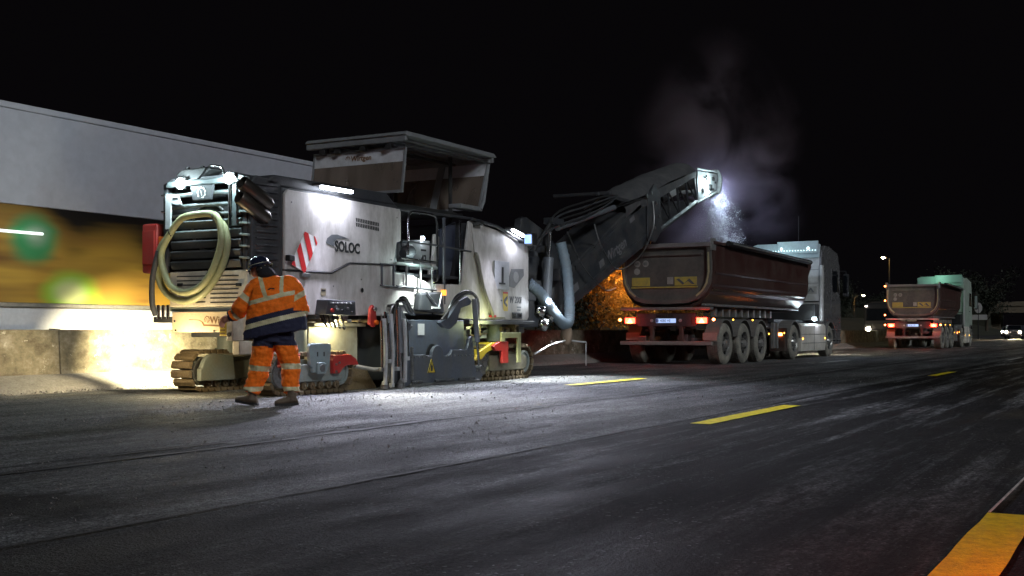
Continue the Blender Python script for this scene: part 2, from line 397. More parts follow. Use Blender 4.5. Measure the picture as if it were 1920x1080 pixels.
mark(42, 140, 13.05, 13.22, WPAINT)
b = MB(); b.tube([(5.86, .715, .008), (7.4, .70, .009), (9.0, .69, .008), (14, .68, .008)], .006, 5); b.build('chalk_line', WPAINT, None, kind='structure')

# ------------------------------------------------------------------ articulated trailer passing beyond the barrier
def print_material():
    m = bpy.data.materials.new('printed_curtain'); m.use_nodes = True; nt = m.node_tree; N = nt.nodes; L = nt.links; b = N['Principled BSDF']
    tc = N.new('ShaderNodeTexCoord'); sep = N.new('ShaderNodeSeparateXYZ'); L.new(tc.outputs['Object'], sep.inputs[0])
    nz = N.new('ShaderNodeTexNoise'); nz.inputs['Scale'].default_value = 1.6; nz.inputs['Detail'].default_value = 2
    mpp = N.new('ShaderNodeMapping'); mpp.inputs['Scale'].default_value = (.22, 1, 2.2); L.new(tc.outputs['Object'], mpp.inputs[0]); L.new(mpp.outputs[0], nz.inputs['Vector'])
    def M(op, a, bb, cl=False):
        x = N.new('ShaderNodeMath'); x.operation = op; x.use_clamp = cl
        for i, q in enumerate((a, bb)):
            if isinstance(q, (int, float)): x.inputs[i].default_value = q
            else: L.new(q, x.inputs[i])
        return x.outputs[0]
    def disc(cx, cz, rx, rz, soft=.35):
        dx = M('DIVIDE', M('SUBTRACT', sep.outputs[0], cx-12), rx); dz = M('DIVIDE', M('SUBTRACT', sep.outputs[2], cz), rz)
        d = M('ADD', M('SQRT', M('ADD', M('MULTIPLY', dx, dx), M('MULTIPLY', dz, dz)), 0), M('MULTIPLY', M('SUBTRACT', nz.outputs[0], .5), .9))
        mr = N.new('ShaderNodeMapRange'); mr.interpolation_type = 'SMOOTHSTEP'; L.new(d, mr.inputs[0])
        mr.inputs[1].default_value = 1-soft; mr.inputs[2].default_value = 1+soft; mr.inputs[3].default_value = 1; mr.inputs[4].default_value = 0
        return mr.outputs[0]
    cur = None
    rp = N.new('ShaderNodeValToRGB'); L.new(nz.outputs[0], rp.inputs[0]); e = rp.color_ramp.elements
    e[0].position = .35; e[0].color = (.22, .11, .03, 1); e[1].position = .65; e[1].color = (.60, .36, .06, 1)
    def over(base, fac, col):
        x = N.new('ShaderNodeMix'); x.data_type = 'RGBA'; L.new(fac, x.inputs[0])
        if isinstance(base, tuple): x.inputs[6].default_value = base
        else: L.new(base, x.inputs[6])
        if isinstance(col, tuple): x.inputs[7].default_value = col
        else: L.new(col, x.inputs[7])
        return x.outputs[2]
    c = over((.008, .007, .007, 1), disc(11.1, 1.35, 1.38, 1.38, .22), rp.outputs[0])
    c = over(c, disc(13.0, 1.25, 1.22, 1.22, .22), rp.outputs[0])
    c = over(c, disc(12.7, 1.55, .7, .5, .5), (.44, .27, .05, 1))
    c = over(c, disc(15.0, 1.4, 1.3, .8, .15), rp.outputs[0])
    c = over(c, disc(14.6, 1.45, .6, .45, .5), (.55, .33, .05, 1))
    c = over(c, disc(11.5, 2.25, .40, .34, .4), (.06, .32, .12, 1))
    c = over(c, disc(11.55, 2.3, .18, .14, .8), (.30, .42, .30, 1))
    c = over(c, disc(12.15, 1.42, .5, .33, .4), (.34, .62, .06, 1))
    c = over(c, disc(12.15, 1.46, .28, .18, .6), (.68, .75, .36, 1))
    L.new(c, b.inputs['Base Color']); b.inputs['Roughness'].default_value = .45
    return m
TRB = mat('trailer_skirt_white', (.72, .73, .78), .45, dirt=.1)
TRW = mat('trailer_white', (.50, .50, .56), .45, dirt=.15, dirtcol=(.3, .3, .32), dscale=1.2, var=.03)
ty = 14.75
tr = thing('box_trailer', (12, ty+1.25, 0), 'tall white lorry trailer with ochre and green picture print beyond the barrier', 'trailer')
MB().box(5.5, 19.1, ty, ty+2.5, 2.74, 4.14).build('upper_side_wall', TRW, tr, bevel=.01)
MB().box(5.45, 19.15, ty-.02, ty+2.52, 4.145, 4.24).build('roof_rail', TRW, tr, bevel=.02)
MB().box(5.5, 19.1, ty+.012, ty+2.49, 1.29, 2.735).build('printed_side_panel', print_material(), tr)
MB().box(5.5, 19.1, ty-.015, ty+2.51, 1.22, 1.285).build('side_rail', ALU, tr, bevel=.01)
MB().box(5.5, 19.1, ty+.02, ty+2.48, .55, 1.215).build('side_skirt', TRB, tr, bevel=.02)
MB().box(19.1, 19.16, ty+.02, ty+2.48, .9, 4.14).build('rear_door', TRW, tr, bevel=.01)
for x in (7.5, 15.0, 17.6):
    w = MB(); w.cyl((x, ty+.1, .55), (x, ty+.45, .55), .5, n=24); w.cyl((x, ty+2.05, .55), (x, ty+2.4, .55), .5, n=24); w.build('wheel', BLACK, tr)
MB().tube([(10.2, ty-.03, 2.33), (11.62, ty-.03, 2.33)], .022, 8).build('marker_or_streak', glow('streak_glow', (.9, 1, .95), 1.6), tr)  # glowing strip added for a bright reflected streak on the trailer side
MB().box(5.6, 5.9, ty-.03, ty-.018, 1.23, 1.27).build('reflector', AMBER, tr)


# ------------------------------------------------------------------ milling machine
YR, YL = 10.2, 12.2
mm = thing('milling_machine', (15, 11.2, 0), 'white and grey tracked road milling machine with canopy and raised discharge conveyor', 'milling machine')
MB().box(11.9, 18.4, 10.55, 11.95, .78, 1.12).build('chassis_frame', DGREY, mm, bevel=.015)
MB().box(11.86, 14.54, 10.26, 12.1, 1.1, 2.80).build('engine_bay', DGREY, mm, bevel=.02)
# side panels
b = MB(); b.prism([(11.87, 1.69), (11.87, 2.70), (11.93, 2.765), (14.53, 2.74), (14.56, 2.70), (14.56, 2.25), (14.45, 2.22), (14.36, 1.88), (13.27, 1.85), (12.84, 1.69)], YR, YR+.05)
b.build('engine_side_panel', WHITE, mm, bevel=.012)
b = MB(); b.prism([(11.87, 1.09), (11.87, 1.672), (12.85, 1.672), (13.28, 1.832), (14.36, 1.862), (14.38, 1.76), (14.92, 1.73), (14.92, 1.26), (14.2, 1.26), (14.1, 1.09)], YR, YR+.05)
b.build('lower_side_panel', WHITE, mm, bevel=.01)
MB().prism([(14.1, 1.40), (14.1, 1.73), (14.96, 1.735), (15.5, 1.62), (15.5, 1.14), (14.2, 1.14), (14.1, 1.24)], YR+.055, YR+.10).build('walkway_panel', WHITE, mm, bevel=.012)
MB().tube([(11.88, 10.19, 1.68), (12.84, 10.19, 1.682), (13.27, 10.19, 1.842), (14.36, 10.19, 1.872)], .013, 6).build('seam_trim', BLACK, mm)
b = MB(); b.prism([(11.5, 2.80), (11.75, 2.95), (14.3, 2.97), (14.56, 2.80)], 10.28, 12.1); b.build('hood_top', DGREY, mm, bevel=.03)
MB().box(11.9, 14.5, 12.1, 12.16, 1.1, 2.76).build('left_side_panel', WHITE, mm, bevel=.01)
# bolts and small hatches
for x, z in ((12.25, 1.15), (12.9, 1.5), (12.9, 1.28), (13.55, 1.62), (12.0, 2.6), (14.45, 2.6), (14.3, 1.95), (12.0, 1.8)):
    MB().cyl((x, YR-.008, z), (x, YR, z), .012, n=8).build('bolt', STEEL, mm)
MB().cyl((13.55, YR-.02, 1.46), (13.55, YR, 1.46), .035, n=14).build('panel_lock', CHROME, mm)
for x, z in ((12.62, 1.36), (12.18, 1.24)):
    f = MB().box(x, x+.11, YR-.003, YR, z, z+.1).build('data_plate', mat('plate_tan', (.35, .3, .2), .5), mm)
    MB().box(x+.01, x+.10, YR-.005, YR-.003, z+.06, z+.085).build('plate_line', PRINTK, f)
# vents
b = MB()
for r_ in range(2):
    for i in range(14):
        x = 13.42+i*.041; z = 2.455-r_*.07+(.0 if i else 0)-i*.002
        b.prism([(x, z+.055), (x+.022, z+.055), (x+.032, z), (x+.010, z)], YR-.004, YR+.001)
b.build('vent_slots', BLACK, mm, kind='stuff')
# logo and lettering
b = MB(); b.prism([(12.73, 2.10), (12.76, 2.17), (12.86, 2.225), (12.98, 2.235), (13.12, 2.215), (13.26, 2.19), (13.10, 2.19), (12.97, 2.17), (12.90, 2.12), (12.93, 2.085), (12.90, 2.06)], YR-.005, YR-.001)
b.build('logo', PRINTG, mm)
text('SOLOC', .205, (12.93, YR-.002, 2.005), (1, 0, -.02), PRINTK, mm, bold=.007, squash=.86)
# red and white hazard board (slanted)
def chevron(root, m0, parent):
    q = [(12.235, 2.215), (12.47, 2.155), (12.50, 2.09), (12.235, 1.655), (12.19, 1.655), (11.955, 1.75)]
    pl = MB(); pl.prism([(11.955, 1.76), (12.235, 2.22), (12.45, 2.165), (12.50, 2.08), (12.235, 1.66)], YR-.035, YR-.02); o = pl.build('hazard_board', PRINTW, parent, bevel=.004)
    def clip(poly, a, b_, c, keep):
        out = []
        for i in range(len(poly)):
            p, q_ = poly[i], poly[(i+1) % len(poly)]
            dp = a*p[0]+b_*p[1]-c; dq = a*q_[0]+b_*q_[1]-c
            if keep*dp >= 0: out.append(p)
            if dp*dq < 0:
                t = dp/(dp-dq); out.append((p[0]+(q_[0]-p[0])*t, p[1]+(q_[1]-p[1])*t))
        return out
    base = [(11.955, 1.76), (12.235, 2.22), (12.45, 2.165), (12.50, 2.08), (12.235, 1.66)]
    a, c = .94, .34   # normal direction of the stripes
    ds = [a*p[0]+c*p[1] for p in base]; lo, hi = min(ds), max(ds); w = (hi-lo)/6.2
    for k in (0, 2, 4, 6):
        pg = clip(clip(base, a, c, lo+w*k-.02, 1), a, c, lo+w*(k+1)-.02, -1)
        if len(pg) > 2:
            s_ = MB(); s_.prism(pg, YR-.039, YR-.0355); s_.build('red_stripe', PRINTR, o)
chevron(None, None, mm)
MB().box(12.15, 12.33, YR-.06, YR-.01, 1.60, 1.655).build('board_bracket', STEEL, mm, bevel=.006)
MB().box(11.85, 11.96, YR-.10, YR-.02, 1.80, 1.88).build('side_lamp_housing', BLACK, mm, bevel=.01)
# light bar under the hood edge
def ledbar(p0, p1, e=60, ground=None):
    p0 = Vector(p0); p1 = Vector(p1); d = (p1-p0); L_ = d.length; mid = (p0+p1)/2
    h = MB(); h.prism([(p0.x-.03, p0.z+.045), (p1.x+.03, p1.z+.045), (p1.x+.03, p1.z+.01), (p0.x-.03, p0.z+.01)], p0.y-.07, p0.y+.12); o = h.build('led_bar_housing', BLACK, mm, bevel=.006)
    g = MB(); g.prism([(p0.x, p0.z+.008), (p1.x, p1.z+.008), (p1.x, p1.z-.035), (p0.x, p0.z-.035)], p0.y-.055, p0.y+.0); g.build('led_lens', LEDW, o, bevel=.01)
    a = lamp('AREA', mm, (mid.x, p0.y-.04, mid.z-.05), e, (.80, .84, 1.0), 'led_bar_light', aim=(mid.x, p0.y+.045, mid.z-1.2), size=L_*.9, sy=.04)
    return o
ledbar((12.5, 10.12, 2.865), (13.18, 10.12, 2.865), 16)
ledbar((17.86, 10.12, 2.68), (18.26, 10.12, 2.60), 8)
# rear hood
RX = 11.3
MB().box(RX+.10, 11.86, 10.36, 11.85, 1.68, 2.84).build('radiator_core', BLACK, mm)
b = MB(); b.prism([(10.36, 1.66), (10.36, 2.86), (10.50, 2.93), (11.70, 2.93), (11.86, 2.86), (11.86, 1.66), (11.79, 1.66), (11.79, 2.82), (11.66, 2.87), (10.55, 2.87), (10.43, 2.82), (10.43, 1.66)], RX, RX+.55, 'X')
b.build('hood_frame', DGREY, mm, bevel=.012)
b = MB(); b.prism([(11.88, 1.6), (11.88, 2.86), (11.42, 2.9), (11.31, 2.8), (11.31, 1.6)], 10.28, 10.355); cp = b.build('corner_panel', DGREY, mm, bevel=.02)
for i in range(13):
    z = 1.72+i*.088
    s_ = MB(); s_.prism([(11.38, z), (11.80, z+.006), (11.80, z+.03), (11.38, z+.022)], 10.255, 10.285); s_.build('louvre', DGREY, cp, bevel=.004)
for i in range(6):
    z = 1.80+i*.15
    s_ = MB(); s_.prism([(10.31, z), (10.46, z+.015), (10.46, z+.04), (10.31, z+.03)], RX-.03, RX+.06, 'X'); s_.build('fin', TEALG, cp, bevel=.006)
GRB = mat('grille_bar_paint', (.12, .145, .15), .45, .2, dirt=.5, dscale=4, var=.1)
for k, (z, h) in enumerate(((2.70, .05), (2.545, .05), (2.42, .045))):
    s_ = MB(); s_.tube([(RX-.01+.03*abs(j-5)/5, 10.46+j*.131, z-.01*abs(j-5)/5) for j in range(11)], h*.6, 8); s_.build('grille_bar', GRB, mm)
for k in range(5):
    z = 2.30-k*.135
    s_ = MB(); s_.prism([(RX-.02, z+.03), (RX+.02, z+.055), (RX+.06, z-.045), (RX+.02, z-.065)], 10.46, 11.72); s_.build('grille_slat', GRB if k < 2 else DGREY, mm, bevel=.008)
b = MB(); b.tube([(RX+.08, 11.08+.32*math.cos(t*PI/12), 2.25+.32*math.sin(t*PI/12)) for t in range(24)], .02, 6, closed=True); b.build('fan_ring', STEEL, mm)
b = MB(); b.prism([(11.30, 2.80), (11.25, 2.60), (10.93, 2.60), (10.88, 2.80)], RX-.06, RX-.02, 'X'); bd = b.build('badge_plate', DGREY, mm, bevel=.01)
def gear(cx, cz, r, X, m, parent, name='gear_logo'):
    b = MB(); n = 9; pts = []
    for i in range(n*4):
        a = 2*PI*i/(n*4); rr = r if i % 4 < 2 else r*.84
        pts.append((a, rr))
    vo = [(X, cx+rr*math.cos(a), cz+rr*math.sin(a)) for a, rr in pts]; vi = [(X, cx+r*.66*math.cos(a), cz+r*.66*math.sin(a)) for a, rr in pts]
    k = len(pts); b.add(vo+vi, [(i, (i+1) % k, (i+1) % k+k, i+k) for i in range(k) if not 26 < i < 31])
    b.add([(X, cx-.2*r, cz-.5*r), (X, cx-.05*r, cz-.5*r), (X, cx+.25*r, cz+.4*r), (X, cx+.1*r, cz+.4*r)], [(0, 1, 2, 3)])
    return b.build(name, m, parent)
gear(11.09, 2.70, .085, RX-.064, PRINTW, bd)
# cap above the grille, tube arch and sun visor
b = MB(); b.prism([(11.75, 2.80), (11.72, 2.885), (10.48, 2.885), (10.42, 2.80)], RX-.07, RX+.0, 'X'); b.build('grille_cap', GRB, mm, bevel=.02)
b = MB(); b.prism([(11.62, 2.99), (11.50, 3.04), (11.05, 3.05), (10.98, 3.02), (11.18, 2.90), (11.55, 2.885)], RX+.0, RX+.25, 'X'); b.build('intake_hood', BLACK, mm, bevel=.02)
for y in (11.45, 11.18): MB().cyl((RX+.05, y, 3.04), (RX+.05, y, 3.075), .03, n=10).build('cap_bolt', BLACK, mm)
MB().tube(catmull([(RX, 11.22, 2.89), (RX, 11.16, 2.93), (RX, 11.02, 3.05), (RX, 10.92, 3.055), (RX, 10.80, 3.03), (RX, 10.76, 2.98), (RX, 10.73, 2.91), (RX, 10.66, 2.89)], 4), .013, 8).build('tube_arch', CHROME, mm)
# rear work lamps
def worklamp(y, z, bracket):
    h = MB(); h.box(RX-.06, RX+.04, y-.085, y+.085, z-.075, z+.08); o = h.build('work_lamp', BLACK, mm, bevel=.012)
    g = MB(); g.lathe((RX-.062, y, z), (-1, 0, 0), [(0, .075), (.02, .07), (.035, .04), (.04, 0)], 18); g.build('lamp_lens', LEDC, o)
    return o
worklamp(11.47, 2.845, None); worklamp(10.60, 2.86, None)
MB().box(RX-.05, RX-.0, 10.30, 10.56, 2.84, 2.87).build('lamp_bar', TEALG, mm, bevel=.006)
MB().cyl((RX-.05, 10.60, 2.24), (RX-.05, 10.60, 2.83), .022, n=10).build('lamp_post', CHROME, mm)
MB().box(RX-.04, RX-.015, 10.50, 10.57, 2.24, 2.84).build('post_rail', GRB, mm, bevel=.005)
b = MB(); b.prism([(11.74, 2.24), (11.74, 2.72), (11.52, 2.70), (11.44, 2.56), (11.55, 2.56), (11.63, 2.58), (11.65, 2.24)], RX-.08, RX-.05, 'X'); b.build('corner_bracket', mat('bracket_white', (.6, .62, .64), .4, .2, dirt=.3), mm, bevel=.006)
MB().box(RX-.085, RX-.08, 11.50, 11.60, 2.63, 2.66).build('bracket_slot', BLACK, mm)
for z in (2.70, 2.48): MB().cyl((RX-.065, 11.72, z), (RX-.065, 11.82, z), .014, n=8).build('bracket_pin', CHROME, mm)
lamp('POINT', mm, (RX-.18, 11.45, 2.86), 38, (.72, .95, 1.0), 'work_light', radius=.04)
lamp('POINT', mm, (RX-.18, 10.60, 2.87), 46, (.72, .95, 1.0), 'work_light', radius=.04)
# exhaust stacks
EXH = mat('exhaust_steel', (.10, .09, .08), .3, .8, dirt=.5, dirtcol=(.12, .09, .06), dscale=5)
for k, (y, z) in enumerate(((10.27, 2.80), (10.31, 2.62))):
    p0 = Vector((11.05, y, z)); p1 = Vector((11.50, y-.09, z-.26)); d = (p1-p0).normalized()
    b = MB(); b.lathe(p1, -d, [(-.06, 0), (-.05, .07), (0, .095), (.2, .095), (.46, .095), (.47, .088), (.30, .085), (.29, 0)], 24); b.build('exhaust_pipe', EXH, mm, smooth=True)
# rear lower panels
b = MB(); b.box(RX+.0, 11.88, 10.33, 11.74, 1.19, 1.665); rp_ = b.build('rear_hatch', WHITE2, mm, bevel=.015)
for c_, (ya, yb) in enumerate(((11.08, 11.60), (10.50, 10.99))):
    for i in range(7):
        z = 1.60-i*.058-(.008 if c_ else 0)
        MB().box(RX-.004, RX+.001, ya+R.uniform(-.01, .01), yb, z-.008, z+.006).build('hatch_slot', BLACK, rp_)
MB().box(RX-.006, RX-.001, 10.86, 11.06, 1.625, 1.64).build('hatch_handle', BLACK, rp_)
for y, z in ((11.55, 1.49), (10.50, 1.47)): MB().box(RX-.02, RX, y-.06, y+.03, z-.02, z+.02).build('hatch_latch', BLACK, rp_, bevel=.004)
MB().box(RX+.01, 11.88, 10.33, 11.74, 1.13, 1.185).build('rear_beam', TEALG, mm, bevel=.006)
CREAM = mat('rear_plate_cream', (.62, .50, .34), .5, dirt=.35, dirtcol=(.35, .26, .15), dscale=3)
b = MB(); b.box(RX-.02, RX+.05, 10.40, 11.67, .85, 1.125); wp = b.build('name_plate', CREAM, mm, bevel=.01)
gear(11.03, 1.02, .05, RX-.0225, PRINTO, wp)
text('Wirtgen', .135, (RX-.024, 10.975, .965), (0, -1, 0), PRINTO, wp, bold=.002, depth=.001)
b = MB(); b.prism([(11.36, 1.022), (11.36, 1.014), (11.16, 1.012), (11.10, .985), (11.08, .955), (10.45, .935), (10.45, .915), (11.09, .93), (11.13, .985), (11.17, 1.004)], RX-.0235, RX-.021, 'X'); b.build('logo_stroke', PRINTO, wp)
for y, z in ((11.62, 1.0), (11.6, .875), (10.9, .865)): MB().cyl((RX-.03, y, z), (RX-.02, y, z), .014, n=8).build('plate_bolt', BLACK, wp)
# control post at the rear right corner
b = MB(); b.box(11.05, 11.25, 10.36, 10.47, .74, 1.10); cpst = b.build('control_post', WHITE2, mm, bevel=.01)
MB().box(11.06, 11.2, 10.474, 10.60, .80, .98).build('yellow_box', YELB, cpst, bevel=.008)
for k in range(3): MB().box(11.055, 11.059, 10.50, 10.58, .83+.04*k, .842+.04*k).build('box_print', PRINTO, cpst)
MB().cyl((11.04, 10.42, .82), (11.05, 10.42, .82), .03, n=14).build('post_hole', BLACK, cpst)
MB().cyl((11.04, 10.42, 1.0), (11.05, 10.42, 1.0), .015, n=10).build('post_knob', BLACK, cpst)
b = MB(); b.box(11.15, 11.5, 10.34, 10.46, .56, .735); b.build('post_bracket', WHITE2, mm, bevel=.01)
# suction hose loops hung on the rear
def onrear(pts, X): # measured on the rear plane (Y, Z)
    return [(X, y, z) for y, z in pts]
h1 = [(11.60, 2.18), (11.40, 2.36), (11.15, 2.405), (10.85, 2.40), (10.72, 2.30), (10.68, 2.05), (10.77, 1.78), (10.92, 1.56), (11.12, 1.42), (11.38, 1.38), (11.60, 1.48), (11.74, 1.72), (11.76, 1.95)]
b = MB(); b.tube(catmull(onrear(h1, RX-.12), 6, True), .047, 12, closed=True); b.build('suction_hose', HOSE, mm, smooth=True)
h2 = [(10.80, 2.32), (10.68, 2.22), (10.63, 2.0), (10.72, 1.72), (10.92, 1.47), (11.12, 1.33), (11.40, 1.26), (11.66, 1.33), (11.84, 1.5), (11.90, 1.75), (11.84, 2.0), (11.68, 2.15)]
b = MB(); b.tube(catmull(onrear(h2, RX-.06), 6), .046, 12); b.build('suction_hose', HOSE, mm, smooth=True)
b = MB(); b.tube(catmull([(RX-.1, 11.84, 1.95), (RX-.12, 11.93, 1.6), (RX-.1, 11.96, 1.25), (RX-.05, 11.95, 1.08)], 6), .04, 10); b.build('drain_hose', DGREY, mm, smooth=True)
for y, z in ((10.80, 2.37), (11.58, 2.20)): MB().tube([(RX-.13, y, z-.06), (RX-.18, y, z), (RX-.13, y, z+.06), (RX+.02, y, z+.05)], .01, 6).build('hose_strap', BLACK, mm)
for k in range(3): MB().cyl((RX-.02, 11.93-.09*k, 1.03), (RX-.02, 11.93-.09*k, 1.22), .022, n=10).build('hydraulic_fitting', CHROME, mm)
MB().box(RX, 11.9, 11.70, 12.05, .98, 1.06).build('step_plate', DGREY, mm, bevel=.01)
b = MB(); b.box(11.28, 11.5, 11.97, 12.25, 1.66, 2.34); rb = b.build('red_side_box', RED, mm, bevel=.03)
MB().box(11.262, 11.279, 12.0, 12.22, 1.78, 2.24).build('box_recess', RED, rb, bevel=.004)
MB().box(11.30, 11.40, 11.86, 11.965, 1.98, 2.16).build('side_beacon', mat('beacon_orange', (.8, .16, .02), .3), mm, bevel=.02)
# ------------- crawler tracks
def track(x0, x1, y0, y1, ztop, fender=None, frame=TEALG):
    t = MB(); r = ztop/2; xa, xb = x0+r*.86, x1-r; 
    t.prism([(xa-.02, .10), (xb+.02, .10)]+arc(xb, r*.98, r*.66, -70, 70, 6)+[(xa, ztop*.83)]+arc(xa, r, r*.66, 110, 250, 6), y0+.05, y1-.05)
    tk = t.build('crawler_track', frame, mm, bevel=.012)
    # pads around the loop
    loop = []
    P = [(xa, 0.02)]; 
    top = ztop-.02; rr = r-.035
    path = []
    L1 = xb-xa; n = int(L1/.02)
    for i in range(n): path.append((xa+L1*i/n, .045))
    path += [(xb+rr*math.cos(math.radians(a)), r+rr*math.sin(math.radians(a))) for a in range(-90, 90, 3)]
    for i in range(n): path.append((xb-L1*i/n, ztop-.045))
    path += [(xa+rr*math.cos(math.radians(a)), r+rr*math.sin(math.radians(a))) for a in range(90, 270, 3)]
    ds = [0]
    for i in range(len(path)): q = path[(i+1) % len(path)]; ds.append(ds[-1]+math.dist(path[i], q))
    npad = max(12, round(ds[-1]/.125)); me = None
    def at(s_):
        for i in range(len(path)):
            if ds[i+1] >= s_:
                u = (s_-ds[i])/(ds[i+1]-ds[i]+1e-9); p, q = path[i], path[(i+1) % len(path)]
                return (p[0]+(q[0]-p[0])*u, p[1]+(q[1]-p[1])*u), math.atan2(q[1]-p[1], q[0]-p[0])
    w = y1-y0
    pm = MB(); pm.prism([(-.055, -.012), (-.055, .012), (.055, .012), (.055, -.028), (.035, -.045), (-.035, -.045)], -w/2, w/2)
    mesh = None
    for i in range(npad):
        (px_, pz_), an = at(ds[-1]*i/npad)
        if mesh is None:
            o = pm.build('track_pad', TRACKM, None, bevel=.005); mesh = o.data
        else:
            o = bpy.data.objects.new('track_pad', mesh); COL.objects.link(o)
            bb = o.modifiers.new('bevel', 'BEVEL'); bb.width = .005; bb.segments = 1
        o.parent = tk
        o.location = Vector((px_, (y0+y1)/2, pz_))-ORI[mm.name]; o.rotation_euler = (R.uniform(-.01, .01), -an, 0)
    # inner chain
    c = MB(); c.prism([(p[0]*1, p[1]) for p in path[::6]], y0+.09, y1-.09)
    # idler, sprocket and rollers
    for (cx, rad) in ((xb, r*.66), (xa, r*.62)):
        q = MB(); q.lathe((cx, y0+.045, r), (0, -1, 0), [(-.02, rad), (.02, rad), (.02, rad*.8), (0, rad*.76), (0, rad*.35), (.03, rad*.3), (.03, 0)], 28); q.build('idler_wheel', STEEL if cx == xa else TEALG, tk, smooth=True)
    nr = max(3, int((xb-xa)/.17))
    for i in range(nr):
        cx = xa+(xb-xa)*(i+.5)/nr
        q = MB(); q.cyl((cx, y0+.01, .115), (cx, y0+.07, .115), .055, n=14); q.cyl((cx, y0-.005, .115), (cx, y0+.01, .115), .02, n=8); q.build('track_roller', TRACKM, tk)
    # side plate
    q = MB(); q.prism([(xa+r*.45, .17), (xb-r*.1, .17), (xb+.05, .24), (xb+.05, ztop*.62), (xb-r*.6, ztop*.74), (xa+r*.45, ztop*.70)], y0-.0, y0+.05); q.build('side_plate', frame, tk, bevel=.012)
    return tk
tk = track(11.5, 13.27, 10.12, 10.48, .58)
b = MB(); b.prism([(12.72, .53), (13.12, .53), (13.24, .47), (13.30, .38), (13.02, .38), (12.93, .34), (12.86, .27), (12.72, .27)], 10.05, 10.12); b.build('track_fender', RED, tk, bevel=.012)
for x, z in ((12.77, .30), (12.77, .40), (12.84, .42)): MB().cyl((x, 10.035, z), (x, 10.05, z), .018, n=8).build('fender_bolt', STEEL, tk)
b = MB(); b.prism([(11.62, .50), (11.80, .56), (12.02, .56), (12.02, .44), (11.85, .44), (11.62, .38)], 10.06, 10.12); b.build('track_fender', RED, tk, bevel=.012)
tk2 = track(11.75, 13.5, 11.78, 12.14, .60)
b = MB(); b.prism([(11.84, .16), (11.84, .34)]+arc(12.12, .30, .25, 170, 70, 7)+[(12.50, .52), (12.55, .16)], 11.70, 11.78); b.build('track_cover', TEALG, tk2, bevel=.02)
tk3 = track(16.75, 18.75, 10.15, 10.50, .62, frame=mat('track_olive', (.15, .14, .10), .6, dirt=.7, dirtcol=(.22, .18, .10), dscale=5, var=.2))
b = MB(); b.prism([(16.55, .36), (16.75, .52), (17.15, .66), (17.55, .67), (17.62, .60), (17.3, .58), (17.0, .5), (16.8, .38)], 10.10, 10.50); b.build('track_fender', YELB, tk3, bevel=.01)
b = MB(); b.prism([(17.1, .60), (17.3, .68), (17.62, .68), (17.62, .30), (17.42, .30), (17.38, .52), (17.18, .52)], 10.04, 10.10); b.build('track_fender', RED, tk3, bevel=.01)
b = MB(); b.prism([(17.35, .68), (17.35, .84), (18.05, .84), (18.05, .30), (17.93, .30), (17.93, .74), (17.47, .74), (17.47, .68)], 10.02, 10.06); b.build('track_bracket', mat('bracket_yellowgreen', (.40, .40, .2), .5, dirt=.4), tk3, bevel=.008)
tk4 = track(16.75, 18.75, 11.8, 12.15, .62)
# leg columns
for x, y, r_, z0 in ((12.36, 10.45, .17, .52), (17.78, 10.42, .13, .66), (12.6, 11.9, .16, .55), (17.8, 11.9, .13, .62)):
    q = MB(); q.cyl((x, y, z0), (x, y, 1.12), r_, n=28); q.cyl((x, y, z0+.02), (x, y, z0+.07), r_+.03, n=28); q.build('lifting_column', TEALG, mm, smooth=True)
b = MB(); b.prism([(12.20, .30), (12.20, .36), (12.14, .40), (12.12, .66), (12.16, .70), (12.56, .70), (12.60, .66), (12.56, .42), (12.50, .30)], 9.99, 10.05); yk = b.build('track_yoke', mat('yoke_teal', (.26, .33, .35), .45, dirt=.4), mm, bevel=.015)
MB().box(12.26, 12.44, 9.955, 9.99, .28, .44).build('yoke_lug', MATS['yoke_teal'], yk, bevel=.02)
MB().cyl((12.35, 9.94, .36), (12.35, 9.955, .36), .05, n=18).build('yoke_pin', STEEL, yk)
for x in (12.28, 12.42): MB().box(x, x+.02, 9.985, 9.99, .52, .58).build('yoke_slot', BLACK, yk)
# control box hung on the side
b = MB(); b.prism([(12.46, 1.09), (12.50, 1.30), (13.12, 1.29), (13.14, 1.09)], 9.98, 10.18); cb = b.build('side_control_box', DGREY, mm, bevel=.012)
for i in range(11): MB().cyl((12.56+.05*i, 9.965, 1.255), (12.56+.05*i, 9.98, 1.255), .012, n=8).build('switch', PRINTW if i % 2 else STEEL, cb)
for i, (x, z, m_) in enumerate(((12.58, 1.15, RED), (12.70, 1.17, TEALG), (12.80, 1.15, BLACK), (12.93, 1.18, STEEL), (13.03, 1.13, BLACK), (12.66, 1.20, STEEL))):
    MB().cyl((x, 9.95, z), (x, 9.98, z), .028 if i < 1 else .018, n=12).build('knob', m_, cb)
for k in range(5):
    x = 12.55+k*.1
    MB().tube(catmull([(x, 10.1, 1.09), (x+.03, 10.08, .98-.02*k), (x+.14, 10.15, .93), (x+.2, 10.3, 1.05)], 5), .012, 6).build('cable', BLACK, mm, smooth=True)
b = MB(); b.prism([(13.50, .96), (13.52, 1.20), (13.58, 1.25), (13.64, 1.20), (13.68, .96), (13.60, .92)], 10.0, 10.06); lv = b.build('red_lever', RED, mm, bevel=.015)
MB().cyl((13.6, 9.97, 1.18), (13.6, 10.0, 1.18), .03, n=12).build('lever_pin', STEEL, lv)
MB().cyl((13.62, 9.96, .99), (13.62, 10.0, .99), .035, n=12).build('lever_knob', mat('beacon_orange', (.8, .16, .02), .3), lv)
